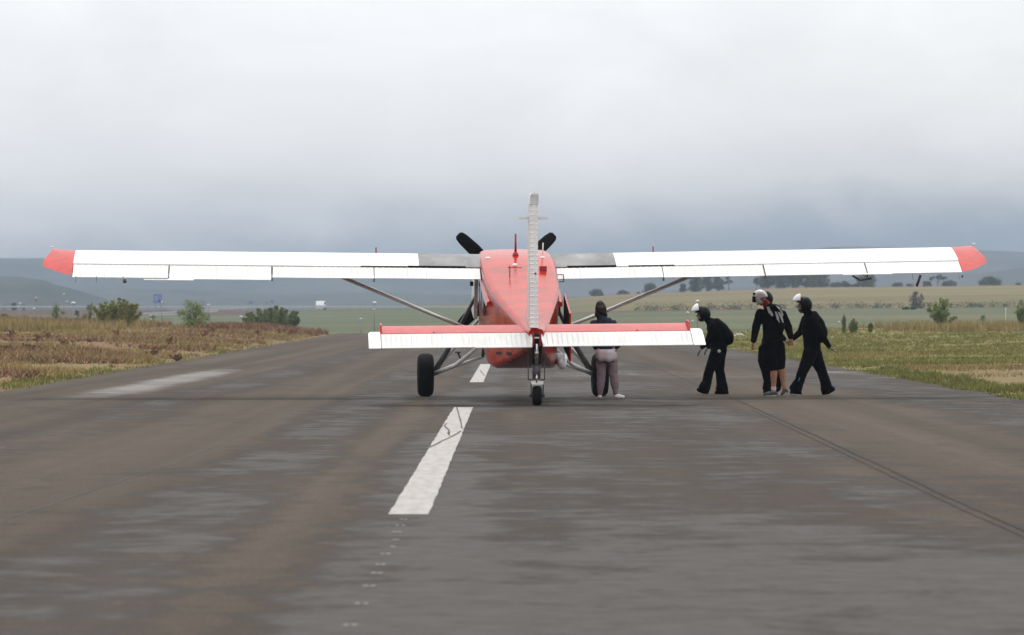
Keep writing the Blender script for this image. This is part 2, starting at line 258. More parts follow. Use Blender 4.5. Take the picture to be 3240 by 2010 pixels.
def ground_mat():
    m = bpy.data.materials.new('fields_and_verges'); m.use_nodes = True; t = m.node_tree; b = t.nodes['Principled BSDF']
    b.inputs['Roughness'].default_value = 0.95; b.inputs['Specular IOR Level'].default_value = 0.05
    c = nn(t, 'ShaderNodeTexCoord'); s = nn(t, 'ShaderNodeSeparateXYZ'); t.links.new(c.outputs['Object'], s.inputs[0]); X, Y = s.outputs['X'], s.outputs['Y']
    def noise(scale, detail=6.0, stretch=(1, 1, 1), rough=0.62):
        mp = nn(t, 'ShaderNodeMapping'); mp.inputs['Scale'].default_value = stretch; t.links.new(c.outputs['Object'], mp.inputs[0])
        n = nn(t, 'ShaderNodeTexNoise'); setin(n, Scale=scale, Detail=detail, Roughness=rough); t.links.new(mp.outputs[0], n.inputs['Vector']); return n.outputs['Fac']
    def sm(v, a, bb):
        mr = nn(t, 'ShaderNodeMapRange', interpolation_type='SMOOTHSTEP'); mr.inputs['From Min'].default_value = a; mr.inputs['From Max'].default_value = bb; t.links.new(v, mr.inputs['Value']); return mr.outputs[0]
    def mix(f, a, bb):
        mx = nn(t, 'ShaderNodeMix', data_type='RGBA')
        if isinstance(f, float): mx.inputs['Factor'].default_value = f
        else: t.links.new(f, mx.inputs['Factor'])
        for i, x in ((6, a), (7, bb)):
            if isinstance(x, tuple): mx.inputs[i].default_value = (*x, 1)
            else: t.links.new(x, mx.inputs[i])
        return mx.outputs[2]
    nA = noise(0.16, 7, (1, 0.5, 1)); nB = noise(0.9, 6); nC = noise(5, 4); nF = noise(0.012, 6, (0.35, 1, 1)); nG = noise(0.05, 6, (0.2, 1, 1))
    # verge left of the runway: red-brown soil, straw and some green
    left = mix(sm(nA, 0.42, 0.62), (0.175, 0.105, 0.066), (0.185, 0.135, 0.070)); left = mix(sm(nB, 0.5, 0.7), left, (0.150, 0.130, 0.060))
    right = mix(sm(nA, 0.40, 0.60), (0.175, 0.150, 0.060), (0.145, 0.140, 0.050)); right = mix(sm(nB, 0.55, 0.75), right, (0.21, 0.15, 0.075))
    # bare red earth beside the runway on the right
    red = mth(t, 'MULTIPLY', sm(mth(t, 'ADD', Y, mth(t, 'MULTIPLY', mth(t, 'SUBTRACT', nA, 0.5), 60)), 140, 118), sm(mth(t, 'ADD', X, mth(t, 'MULTIPLY', mth(t, 'SUBTRACT', nB, 0.5), 2)), 9.6, 10.6))
    right = mix(mth(t, 'MULTIPLY', red, mth(t, 'MULTIPLY', sm(nB, 0.30, 0.62), 0.75)), right, (0.175, 0.115, 0.075))
    verge = mix(sm(X, -2, 2), left, right)
    stones = sm(noise(3.2, 5), 0.62, 0.72)
    verge = mix(mth(t, 'MULTIPLY', stones, 0.5), verge, (0.25, 0.19, 0.155))
    # valley field, hedge bank, stubble hill
    low = mix(sm(nG, 0.4, 0.6), (0.098, 0.108, 0.058), (0.070, 0.088, 0.052)); low = mix(sm(nF, 0.5, 0.65), low, (0.13, 0.115, 0.06))
    stub = mix(sm(nG, 0.38, 0.62), (0.150, 0.122, 0.060), (0.098, 0.088, 0.048)); stub = mix(sm(nF, 0.42, 0.62), stub, (0.172, 0.140, 0.060))
    yy = mth(t, 'ADD', Y, mth(t, 'MULTIPLY', mth(t, 'SUBTRACT', nF, 0.5), 70))
    far = mix(mth(t, 'MULTIPLY', sm(yy, 800, 815), sm(mth(t, 'ADD', X, mth(t, 'MULTIPLY', mth(t, 'SUBTRACT', nF, 0.5), 60)), -12, 30)), low, stub)
    hedge = mth(t, 'MULTIPLY', mth(t, 'MULTIPLY', sm(yy, 770, 790), sm(yy, 822, 806)), sm(X, -5, 20)); far = mix(mth(t, 'MULTIPLY', hedge, 0.8), far, (0.085, 0.05, 0.042))
    crest = mth(t, 'MULTIPLY', sm(yy, 1290, 1370), sm(nC, 0.35, 0.6)); far = mix(mth(t, 'MULTIPLY', crest, 0.75), far, (0.185, 0.062, 0.058))
    bank = mth(t, 'MULTIPLY', mth(t, 'MULTIPLY', sm(Y, 930, 965), sm(Y, 1030, 1010)), sm(X, -45, -60)); far = mix(mth(t, 'MULTIPLY', bank, 0.8), far, (0.095, 0.052, 0.045))
    col = mix(sm(Y, 310, 345), verge, far)
    v = nn(t, 'ShaderNodeVectorMath', operation='SCALE'); t.links.new(col, v.inputs[0])
    mr = nn(t, 'ShaderNodeMapRange'); mr.inputs['To Min'].default_value = 0.65; mr.inputs['To Max'].default_value = 1.35; mr.inputs['From Min'].default_value = 0.25; mr.inputs['From Max'].default_value = 0.75
    t.links.new(nC, mr.inputs['Value']); t.links.new(mr.outputs[0], v.inputs['Scale'])
    t.links.new(v.outputs[0], b.inputs['Base Color'])
    return m
MT['ground'] = ground_mat()

# ------------------------------------------------------------------ mesh helpers
def link(o, parent=None):
    COL.objects.link(o)
    if parent is not None: o.parent = parent
    return o
def mobj(name, verts, faces, material, parent=None, smooth=False, loc=None):
    me = bpy.data.meshes.new(name); me.from_pydata([tuple(map(float, v)) for v in verts], [], [tuple(f) for f in faces]); me.update()
    for m in (material if isinstance(material, (list, tuple)) else [material]):
        me.materials.append(MT[m] if isinstance(m, str) else m)
    if smooth: me.polygons.foreach_set('use_smooth', [True] * len(me.polygons))
    o = bpy.data.objects.new(name, me); link(o, parent)
    if loc is not None: o.location = loc
    return o
def empty(name, loc=(0, 0, 0), rz=0.0):
    o = bpy.data.objects.new(name, None); COL.objects.link(o); o.location = loc; o.rotation_euler = (0, 0, rz); o.empty_display_size = 0.2
    return o
def tag(o, label=None, cat=None, group=None, kind=None):
    if label: o['label'] = label
    if cat: o['category'] = cat
    if group: o['group'] = group
    if kind: o['kind'] = kind
    return o
class MB:
    def __init__(s): s.v = []; s.f = []
    def add(s, v, f):
        n = len(s.v); s.v += [tuple(p) for p in v]; s.f += [tuple(i + n for i in q) for q in f]; return s
    def box(s, c, d, rot=None):
        c = Vector(c); hx, hy, hz = d[0] / 2, d[1] / 2, d[2] / 2
        vs_ = [Vector((x, y, z)) for x in (-hx, hx) for y in (-hy, hy) for z in (-hz, hz)]
        if rot: vs_ = [rot @ p for p in vs_]
        return s.add([c + p for p in vs_], [(0, 1, 3, 2), (4, 6, 7, 5), (0, 4, 5, 1), (2, 3, 7, 6), (0, 2, 6, 4), (1, 5, 7, 3)])
    def tube(s, pts, rad, n=10, flat=None):
        pts = [Vector(p) for p in pts]; k = len(pts); rad = rad if isinstance(rad, (list, tuple)) else [rad] * k
        vs_, fs = [], []
        for i, p in enumerate(pts):
            t = (pts[min(i + 1, k - 1)] - pts[max(i - 1, 0)]).normalized()
            a = Vector((0, 0, 1)) if abs(t.z) < 0.9 else Vector((0, 1, 0))
            n1_ = t.cross(a).normalized(); n2_ = n1_.cross(t).normalized()
            e = flat or (1, 1)
            for j in range(n):
                th = 2 * math.pi * j / n; vs_.append(p + n1_ * rad[i] * e[0] * math.cos(th) + n2_ * rad[i] * e[1] * math.sin(th))
        for i in range(k - 1):
            for j in range(n): fs.append((i * n + j, i * n + (j + 1) % n, (i + 1) * n + (j + 1) % n, (i + 1) * n + j))
        fs.append(tuple(range(n))[::-1]); fs.append(tuple((k - 1) * n + j for j in range(n)))
        return s.add(vs_, fs)
    def lathe(s, c, prof, axis='z', n=20):     # prof: (radius, height)
        c = Vector(c); vs_, fs = [], []
        for r_, h_ in prof:
            for j in range(n):
                th = 2 * math.pi * j / n; a, b_ = r_ * math.cos(th), r_ * math.sin(th)
                vs_.append(c + (Vector((a, b_, h_)) if axis == 'z' else Vector((h_, a, b_)) if axis == 'x' else Vector((a, h_, b_))))
        k = len(prof)
        for i in range(k - 1):
            for j in range(n): fs.append((i * n + j, i * n + (j + 1) % n, (i + 1) * n + (j + 1) % n, (i + 1) * n + j))
        fs.append(tuple(range(n))[::-1]); fs.append(tuple((k - 1) * n + j for j in range(n)))
        return s.add(vs_, fs)
    def loft(s, rings, cap=True):
        n = len(rings[0]); vs_ = [p for r_ in rings for p in r_]; fs = []
        for i in range(len(rings) - 1):
            for j in range(n): fs.append((i * n + j, i * n + (j + 1) % n, (i + 1) * n + (j + 1) % n, (i + 1) * n + j))
        if cap: fs.append(tuple(range(n))[::-1]); fs.append(tuple((len(rings) - 1) * n + j for j in range(n)))
        return s.add(vs_, fs)
    def build(s, name, material, parent=None, smooth=False, loc=None):
        o = mobj(name, s.v, s.f, material, parent, smooth, loc)
        bm = bmesh.new(); bm.from_mesh(o.data); bmesh.ops.recalc_face_normals(bm, faces=bm.faces); bm.to_mesh(o.data); bm.free()
        return o
def autosmooth(o, ang=40):
    me = o.data; me.polygons.foreach_set('use_smooth', [True] * len(me.polygons))
    bm = bmesh.new(); bm.from_mesh(me)
    for e in bm.edges:
        if len(e.link_faces) == 2 and e.calc_face_angle(0) > R(ang): e.smooth = False
    bm.to_mesh(me); bm.free(); return o
def W(px, py, D): return Vector(((px - CX) * D / F, D, EYE + (HY - py) * D / F))
def sst(a, b, x):
    t = min(1, max(0, (x - a) / (b - a))) if b != a else float(x > a)
    return t * t * (3 - 2 * t)

# ------------------------------------------------------------------ terrain
def edge_l(y): return -(8.6 + 0.0115 * y)
def edge_r(y): return 8.45 + 0.003 * y
DN = [380, 450, 600, 800, 1000, 1400, 2000, 2600]
AN = [-0.12, -0.06, -0.03, 0.0, 0.03, 0.07, 0.12]
HT = [[-1.5, -1.2, -.8, .3, 1.2, 1.4, -3, -6], [-1.5, -1.2, -.8, .2, 1.0, 1.6, -3, -6], [-1.5, -1.0, -.5, .6, 1.6, 3.4, -2, -6],
      [-1.5, -1.0, -.3, 1.0, 2.2, 5.0, 0, -6], [-1.2, -.6, .3, 1.9, 3.8, 7.6, 2, -5], [-1.0, -.5, .5, 2.2, 5.0, 9.4, 3, -5], [-1, -.4, .6, 2.6, 5.6, 10.2, 3, -5]]
def lerp_tab(nodes, x):
    x = min(max(x, nodes[0]), nodes[-1])
    for i in range(len(nodes) - 1):
        if x <= nodes[i + 1]:
            t = (x - nodes[i]) / (nodes[i + 1] - nodes[i]); return i, t * t * (3 - 2 * t) * 0.4 + t * 0.6
    return len(nodes) - 2, 1.0
RUN_END = 326.0
def height(x, y):
    z = -0.03
    if y < 400:
        yc = max(y, 0)
        dl, dr = edge_l(yc) - x, x - edge_r(yc)
        if y > RUN_END: dl = dr = max(dl, dr, (y - RUN_END))
        d = max(dl, dr)
        if d > 0.25:
            z = -0.03 + 0.06 * sst(0.25, 1.2, d) + 0.05 * mnoise.noise((x * 0.35, y * 0.2, 0)) * sst(0.5, 3, d)
            g = (min(max(yc, 30), 300) / 300) ** 1.5
            if x < 0: z += g * sst(0.5, 5, d) * min(1.1, max(0.1, 0.2 + (-x - 10) * 0.0233))
            else: z += g * sst(0.5, 5, d) * min(0.42, max(0, 0.03 * (x - 9.5)))
    if y > 300:
        a = x / max(y, 1); ia, ta = lerp_tab(AN, a); idd, td = lerp_tab(DN, y)
        zf = (HT[ia][idd] * (1 - td) + HT[ia][idd + 1] * td) * (1 - ta) + (HT[ia + 1][idd] * (1 - td) + HT[ia + 1][idd + 1] * td) * ta
        zf += 0.25 * mnoise.noise((x * 0.02, y * 0.012, 3)) * sst(400, 700, y)
        if a < 0.005:
            wr = sst(975, 994, y) * sst(1034, 1016, y) * sst(0.005, -0.015, a); zf += (2.05 - zf) * wr
        w = sst(306, 385, y); z = z * (1 - w) + zf * w if y < 400 else zf
    return z
def nonuni(vals): return sorted(set(round(v, 3) for v in vals))
xs = [-20 + 0.5 * i for i in range(81)]
v = 20.0; st = 0.6
while v < 5000: v += st; st *= 1.085; xs += [v, -v]
xs = nonuni(xs)
ys = [-300, -150, -60, -20, 0, 10]; v = 10.0; st = 2.0
while v < 2700:
    v += st
    if v < 150: st = 2.0
    elif v < 420: st = 3.5
    elif v > 960 and v < 1045: st = 4.0
    else: st = min(40, 5 + (v - 420) * 0.03)
    ys.append(v)
ys = nonuni(ys)
gv = [(x, y, height(x, y)) for y in ys for x in xs]
nx = len(xs)
gf = [(j * nx + i, j * nx + i + 1, (j + 1) * nx + i + 1, (j + 1) * nx + i) for j in range(len(ys) - 1) for i in range(nx - 1)]
ground = mobj('ground', gv, gf, 'ground', smooth=True); tag(ground, kind='structure')

# runway slab with a slightly ragged edge
rv, rf = [], []; rys = [-40 + 1.0 * i for i in range(int(RUN_END + 40) + 1)]
NXR = 9
for y in rys:
    l = edge_l(max(y, 0)) + 0.10 * mnoise.noise((0, y * 0.25, 5)) + 0.05 * mnoise.noise((0, y * 1.3, 9)); r_ = edge_r(max(y, 0)) + 0.10 * mnoise.noise((4, y * 0.25, 5)) + 0.05 * mnoise.noise((4, y * 1.3, 9))
    for i in range(NXR): rv.append((l + (r_ - l) * i / (NXR - 1), y, 0.0))
rf = [(j * NXR + i, j * NXR + i + 1, (j + 1) * NXR + i + 1, (j + 1) * NXR + i) for j in range(len(rys) - 1) for i in range(NXR - 1)]
runway = mobj('runway', rv, rf, 'asphalt'); tag(runway, kind='structure')

# painted centre line dashes (uneven edges), threshold line, cracks, seams, small paint dabs
rnd = random.Random(4)
def sheet(name, x0, x1, y0, y1, z, m, rag=0.006, step=0.5):
    n = max(2, int((y1 - y0) / step)); V, Fc = [], []
    for i in range(n + 1):
        y = y0 + (y1 - y0) * i / n
        V += [(x0 + rnd.uniform(-rag, rag), y, z), (x1 + rnd.uniform(-rag, rag), y, z)]
    for i in range(n): Fc.append((2 * i, 2 * i + 1, 2 * i + 3, 2 * i + 2))
    return mobj(name, V, Fc, m, runway)
for (a, b) in ((32.8, 70.0), (95.2, 129.0), (157.5, 191), (220, 254), (282, 316)):
    sheet('centre_line_dash', -0.90, -0.605, a, b, 0.004, 'paint')
sheet('threshold_line', -10.8, 8.0, RUN_END - 2.2, RUN_END - 1.0, 0.004, 'paint', 0.02)
def ribbon(name, pts, w, z, m, parent=None, jit=0.0):
    V, Fc = [], []; pts = [Vector((p[0], p[1], 0)) for p in pts]
    dense = []
    for i in range(len(pts) - 1):
        n = max(1, int((pts[i + 1] - pts[i]).length / 0.8))
        for k in range(n): dense.append(pts[i].lerp(pts[i + 1], k / n))
    dense.append(pts[-1])
    for i, p in enumerate(dense):
        t = (dense[min(i + 1, len(dense) - 1)] - dense[max(i - 1, 0)]).normalized(); n_ = Vector((-t.y, t.x, 0))
        o = rnd.uniform(-jit, jit); ww = w * rnd.uniform(0.6, 1.25)
        V += [p + n_ * (o + ww / 2) + Vector((0, 0, z)), p + n_ * (o - ww / 2) + Vector((0, 0, z))]
    for i in range(len(dense) - 1): Fc.append((2 * i, 2 * i + 1, 2 * i + 3, 2 * i + 2))
    return mobj(name, V, Fc, m, parent or runway)
ribbon('tar_seam', [(3.42, 16), (3.46, 34), (3.62, 52), (3.78, 75), (3.8, 110), (3.8, 200)], 0.034, 0.003, 'tar', jit=0.008)
ribbon('tar_seam', [(3.30, 16), (3.36, 34), (3.50, 52), (3.62, 68)], 0.014, 0.003, 'tar', jit=0.008)
ribbon('tar_seam', [(-3.62, 18), (-3.6, 32), (-3.3, 44), (-3.2, 80), (-3.2, 180)], 0.011, 0.003, 'crack', jit=0.006)
def G(px, py): D = F * EYE / (py - HY); return ((px - CX) * D / F, D)
def z5(x, y): return G(1000 + x * 0.48286, 1280 + y * 0.48286)
ribbon('crack', [z5(922, 20), z5(938, 80), z5(958, 160)], 0.022, 0.007, 'crack', jit=0.004)
ribbon('crack', [z5(724, 294), z5(800, 258), z5(880, 216), z5(952, 176)], 0.03, 0.007, 'crack', jit=0.01)
ribbon('crack', [z5(846, 126), z5(852, 158), z5(880, 175), z5(868, 200)], 0.028, 0.0075, 'crack', jit=0.02)
ribbon('crack', [z5(880, 185), z5(872, 212)], 0.02, 0.0075, 'crack', jit=0.015)
ribbon('crack', [G(1480 + 180 * 0.2117, 980 + 905 * 0.2117), G(1480 + 250 * 0.2117, 980 + 990 * 0.2117)], 0.03, 0.007, 'crack', jit=0.01)
for (py, pxs) in ((1981, (1094, 1120)), (1912.6, (1130, 1157)), (1857, (1157, 1180)), (1816, (1181, 1202)), (1789, (1194, 1212)), (1755.6, (1210, 1229)),
                  (1732, (1243,)), (1710, (1246, 1256)), (1685.6, (1248, 1264)), (1665, (1256, 1276)), (1645.6, (1270, 1284))):
    for px in pxs:
        x, y = G(px, py); wv = 0.014 * rnd.uniform(0.7, 1.2)
        mobj('paint_dab', [(x - wv, y, .004), (x + wv, y + .01, .004), (x + wv * .9, y + .07, .004), (x - wv, y + .06, .004)], [(0, 1, 2, 3)], 'paint', runway)

# ------------------------------------------------------------------ the aeroplane (u right, v forward, w up; origin under the tail wheel)
PSI, PX0, PY0 = R(2.7), 0.385, 71.5
plane = empty('airplane', (PX0, PY0, 0), PSI)
tag(plane, 'red and white high-wing propeller airplane standing on the runway, seen from behind', 'airplane')
ROLL = 0.004
def sup_ring(v, wt, wb, hw, p=4.5, n=64, hwb=None, uc=0.0):
    pts = []; c = (wt + wb) / 2; hh = (wt - wb) / 2
    for j in range(n):
        th = 2 * math.pi * j / n; cs, sn = math.cos(th), math.sin(th)
        x = math.copysign(abs(cs) ** (2 / p), cs); z = math.copysign(abs(sn) ** (2 / p), sn)
        k = hw if hwb is None else hw + (hwb - hw) * (1 - z) / 2
        pts.append((uc + k * x, v, c + hh * z))
    return pts
def rrect(v, wt, wb, ht, hb, r, n=7, m=5):
    """rounded rectangle ring, narrower below, with extra points along its sides"""
    cs_ = [(ht - r, wt - r, 0), (-(ht - r), wt - r, 90), (-(hb - r), wb + r, 180), (hb - r, wb + r, 270)]; pts = []
    for q, (cx_, cz_, a0) in enumerate(cs_):
        arc = [(cx_ + r * math.cos(R(a0 + 90 * i / n)), cz_ + r * math.sin(R(a0 + 90 * i / n))) for i in range(n + 1)]
        pts += arc
        nx_ = cs_[(q + 1) % 4]; e = (nx_[0] + r * math.cos(R(nx_[2])), nx_[1] + r * math.sin(R(nx_[2])))
        pts += [(arc[-1][0] + (e[0] - arc[-1][0]) * k_ / m, arc[-1][1] + (e[1] - arc[-1][1]) * k_ / m) for k_ in range(1, m)]
    crown = lambda x, z: z + .018 * (1 - (x / max(ht, .01)) ** 2) if z > wt - .3 * r else z
    return [(x, v, crown(x, z)) for x, z in pts]
SEC = [  # v, top, bottom, half width top, half width bottom, corner radius
    (-0.02, 1.20, 0.93, 0.12, 0.085, .05), (0.30, 1.22, 0.885, 0.185, 0.13, .06), (1.0, 1.35, 0.80, 0.265, 0.21, .075), (2.0, 1.54, 0.69, 0.385, 0.33, .085),
    (3.0, 1.735, 0.585, 0.50, 0.46, .095), (3.7, 1.87, 0.545, 0.57, 0.535, .10), (4.6, 2.06, 0.585, 0.62, 0.59, .10), (5.4, 2.23, 0.745, 0.64, 0.61, .095),
    (6.1, 2.38, 0.90, 0.645, 0.615, .09), (6.8, 2.485, 1.05, 0.645, 0.615, .09), (7.4, 2.55, 1.19, 0.63, 0.61, .10), (7.8, 2.57, 1.28, 0.60, 0.60, .12),
    (8.15, 2.49, 1.36, 0.56, 0.58, .14)]
fus = MB().loft([rrect(*q) for q in SEC]).build('fuselage', 'red', plane); autosmooth(fus, 35)
# engine cowling and nose
NSE = [(8.16, 2.36, 1.38, 0.54, 4.0), (8.7, 2.34, 1.52, 0.47, 3.4), (9.4, 2.34, 1.68, 0.40, 3.0), (10.0, 2.32, 1.80, 0.33, 2.5), (10.28, 2.27, 1.88, 0.24, 2.2)]
cow = MB().loft([sup_ring(v, a, b, h, p) for v, a, b, h, p in NSE]).build('engine_cowling', 'red', plane); autosmooth(cow, 40)
MB().loft([[(-.52, 8.17, 2.5), (.52, 8.17, 2.5), (.56, 8.17, 2.30), (-.56, 8.17, 2.30)], [(-.36, 8.5, 2.37), (.36, 8.5, 2.37), (.46, 8.72, 2.32), (-.46, 8.72, 2.32)]]).build('windshield', 'glass', plane)
for s in (-1, 1): MB().tube([(s * .46, 9.0, 1.75), (s * .56, 8.8, 1.66), (s * .60, 8.55, 1.58)], [.07, .075, .06], 12).build('exhaust_pipe', 'dark_steel', plane, True)
# propeller
prop = MB().lathe((0, 0, 0), [(0.14, 10.26), (0.15, 10.36), (0.125, 10.52), (0.07, 10.66), (0.01, 10.72)], 'y', 20).build('propeller', 'blade', plane, True); prop.location = (0, 0, 2.075)
for k, ang in enumerate((43, 137, 225, 317)):
    th = R(ang); rings = []
    rad = Vector((math.cos(th), 0, math.sin(th))); tan = Vector((-math.sin(th), 0, math.cos(th))); fw = Vector((0, 1, 0))
    for r_, ch, tw, tk in ((0.10, .07, 55, .05), (0.25, .16, 46, .035), (0.5, .23, 32, .026), (0.8, .25, 22, .018), (1.06, .22, 17, .013), (1.16, .18, 15, .010), (1.20, .10, 14, .006)):
        cd = tan * math.cos(R(tw)) + fw * math.sin(R(tw)); nd = fw * math.cos(R(tw)) - tan * math.sin(R(tw)); ring = []
        for j in range(10):
            a = 2 * math.pi * j / 10; ring.append(rad * r_ + cd * (ch / 2) * math.cos(a) + nd * tk * math.sin(a) + Vector((0, 10.42, 0)))
        rings.append(ring)
    MB().loft(rings).build('blade', 'blade', prop, True)

# wing
def naca(t, up=True, th=0.14, m=0.02, p=0.4):
    yt = 5 * th * (0.2969 * math.sqrt(max(t, 0)) - 0.126 * t - 0.3516 * t * t + 0.2843 * t ** 3 - 0.1036 * t ** 4)
    yc = m / p ** 2 * (2 * p * t - t * t) if t < p else m / (1 - p) ** 2 * ((1 - 2 * p) + 2 * p * t - t * t)
    return yc + yt if up else yc - yt
CH, AL, VLE, WLE, DIH = 1.9, R(11.0), 7.365, 2.41, 0.0133
def wp(u, t, z):
    w0 = WLE + DIH * max(0, abs(u) - 0.6) + ROLL * u
    return Vector((u, VLE - CH * t * math.cos(AL) - CH * z * math.sin(AL), w0 - CH * t * math.sin(AL) + CH * z * math.cos(AL)))
TL = [0, .006, .018, .04, .075, .12, .19, .28, .38, .50, .62, .71]
def wing_ring(u, t0=0, t1=0.71, inset=0.0):
    ts = [t for t in TL if t <= t1]
    if ts[-1] < t1: ts.append(t1)
    up_ = [wp(u, t, naca(t) - inset) for t in reversed(ts)]; lo = [wp(u, t, naca(t, False) + inset) for t in ts[1:]]
    return up_ + lo
for s in (-1, 1):
    wing = MB().loft([wing_ring(s * u) for u in (1.70, 2.5, 3.4, 4.22, 5.1, 5.98, 6.8, 7.62)]).build('wing', 'white', plane); autosmooth(wing, 30)
    pan = MB().loft([wing_ring(s * u) for u in (0.58, 0.9, 1.3, 1.697)]).build('grey_wing_root', 'walk', wing); autosmooth(pan, 30)
    pan['label'] = 'grey sooty wing root beside the fuselage'
    # raked red wing tip
    def tip_ring(u, t0, t1, thin, lift):
        n = 12; ts = [(i / n) ** 1.6 for i in range(n + 1)]
        up_ = [wp(u, t0 + (t1 - t0) * t, naca(t) * thin + lift * (1 - t)) for t in reversed(ts)]
        lo = [wp(u, t0 + (t1 - t0) * t, naca(t, False) * thin + lift * (1 - t)) for t in ts[1:-1]]
        return up_ + lo
    tip = MB().loft([tip_ring(s * 7.623, 0, 0.97, 1.0, 0), tip_ring(s * 7.76, 0, 0.93, 0.95, 0.004), tip_ring(s * 7.92, .0, 0.80, 0.66, 0.03), tip_ring(s * 8.03, .01, 0.69, 0.38, .052), tip_ring(s * 8.09, .2, 0.645, 0.2, .05), tip_ring(s * 8.15, .46, 0.60, 0.08, .03)]).build('wing_tip', 'red_flat', wing); autosmooth(tip, 40)
    MB().lathe((s * 8.06, VLE - 0.13, WLE + 0.14 + DIH * 7.5 + ROLL * s * 8), [(.006, -.015), (.014, 0), (.010, .03), (.003, .04)], 'x' if s > 0 else 'x', 8).build('tip_light', 'antenna_white', wing, True)
    # corrugated control surfaces
    def surface(name, u0, u1, t0, t1, droop, pitch, amp, m, lip=True):
        n = max(8, int(abs(u1 - u0) / pitch) * 5); rings = []
        prof = [0.0, 0.06, 0.3, 0.6, 0.9, 1.0]
        for i in range(n + 1):
            u = u0 + (u1 - u0) * i / n; ph = (abs(u) / pitch) % 1.0
            b_ = amp * (1.0 if ph < 0.16 else 0.0)
            w_t = lambda q: 0.5 * (1 - math.cos(2 * math.pi * min(1, max(0, (q - .08) / .9))))
            up_, lo = [], []
            for q in prof:
                t = t0 + (t1 - t0) * q; d = -droop * (t - t0)
                zt = naca(min(t, .995)) * (1 if q > .05 else .8); zb = naca(min(t, .995), False) * (1 if q > .05 else .8)
                if q >= 1: zt, zb = 0.0022, -0.0022
                up_.append(wp(s * u, t, zt + d + b_ * (1.0 if .05 < q < 1 else 0.0))); lo.append(wp(s * u, t, zb + d - b_ * (1.0 if .05 < q < 1 else 0.0)))
            rings.append(list(reversed(up_)) + lo[1:] if False else list(reversed(up_)) + lo)
        return MB().loft(rings).build(name, m, wing)
    fl1 = surface('flap', 0.66, 2.47, 0.735, 0.985, 0.02, 0.105, 0.003, 'white_worn')
    fl2 = surface('flap', 2.485, 4.21, 0.735, 0.985, 0.03, 0.105, 0.003, 'white_worn')
    ai1 = surface('aileron', 4.235, 5.97, 0.728, 0.99 if s > 0 else 1.0, 0.02 if s > 0 else 0.10, 0.105, 0.002, 'white_worn')
    ai2 = surface('aileron', 5.99, 7.612, 0.728, 0.99 if s > 0 else 1.0, 0.02 if s > 0 else 0.07, 0.105, 0.002, 'white_worn')
    # black filler and strips painting the shade of the slot between wing and flap
    MB().loft([[wp(s * u, .711, .045), wp(s * u, .745, .040), wp(s * u, .745, -.02), wp(s * u, .711, -.03)] for u in (0.64, 7.6)]).build('flap_slot', 'black_gap', wing)
    MB().loft([[wp(s * u, .690, naca(.69) + .0018), wp(s * u, .7105, naca(.71) + .0018), wp(s * u, .7105, naca(.71) - .01), wp(s * u, .690, naca(.69) - .01)] for u in ((0.85, 1.7) if s > 0 else (0.9, 1.9))]).build('slot_shade_strip', 'black_gap', wing)
    MB().loft([[wp(s * u, .702, naca(.702) + .0018), wp(s * u, .7105, naca(.71) + .0018), wp(s * u, .7105, naca(.71) - .01), wp(s * u, .702, naca(.702) - .01)] for u in (1.905, 2.7)]).build('slot_shade_strip', 'dark_steel', wing)
    # raised tab behind the aileron, hinge brackets, static wicks
    MB().loft([[wp(s * u, .985, .004 - (.028 if s < 0 else .005)), wp(s * u, 1.018, .003 - (.034 if s < 0 else .005)), wp(s * u, 1.018, -.002 - (.034 if s < 0 else .005)), wp(s * u, .985, -.003 - (.028 if s < 0 else .005))] for u in ((5.55, 6.4))]).build('trim_tab', 'white', ai1)
    for u in (2.48, 4.22, 5.98):
        MB().box(wp(s * u, .93, -.035), (.022, .14, .055)).build('hinge_bracket', 'dark_steel', wing)
    for u in (6.75, 7.2, 7.55):
        MB().tube([wp(s * u, .99, -.01), wp(s * u, 1.06, -.05)], .006, 6).build('static_wick', 'dark_steel', wing)
    MB().tube([wp(s * 2.42, .10, naca(.1)), wp(s * 2.42, .10, naca(.1) + .055)], .012, 8).build('vent_post', 'antenna_red', wing)
    # wing strut
    st_top, st_bot = wp(s * 3.2, .55, naca(.55, False)), Vector((s * 0.60, 7.0, 1.10)); ax = (st_top - st_bot).normalized(); rings = []
    ck = Vector((0, -math.cos(R(13)), -math.sin(R(13)))); ck = (ck - ax * ck.dot(ax)).normalized(); nk = ck.cross(ax).normalized(); nk = nk if nk.z > 0 else -nk
    for f_, k_ in ((0, .7), (.04, 1), (.96, 1), (1, .6)):     # streamlined strut section
        rings.append([st_bot.lerp(st_top, f_) + ck * x * k_ + nk * z * k_ for x, z in ((-.055, 0), (-.045, .016), (-.015, .030), (.03, .028), (.075, .012), (.10, 0), (.075, -.012), (.03, -.028), (-.015, -.030), (-.045, -.016))])
    MB().loft(rings).build('wing_strut', 'strut', plane, True)
    # main gear
    hub = Vector((s * 1.537, 7.86, 0.378))
    MB().tube([(s * 1.40, 7.86, .40), (s * 1.34, 7.84, .50), (s * 1.13, 7.8, .853), (s * 0.66, 7.6, 1.77)], [.035, .05, .05, .028], 12).build('shock_strut', 'dark_steel', plane, True)
    MB().tube([(s * 1.42, 7.90, .40), (s * 0.60, 8.1, 1.34)], .028, 10).build('gear_leg', 'steel', plane, True)
    MB().tube([(s * 1.43, 7.82, .38), (s * 1.02, 7.3, .56), (s * 0.56, 6.7, .96)], [.038, .038, .03], 10).build('gear_leg', 'steel', plane, True)
    MB().tube([(s * 1.44, 7.86, .39), (s * 1.0, 7.9, .535), (s * .53, 7.9, .69)], [.035, .032, .026], 10).build('gear_brace', 'steel', plane, True)
    MB().tube([(s * .53, 7.9, .69), (s * .45, 7.9, 1.32)], .03, 8).build('gear_brace', 'dark_steel', plane, True)
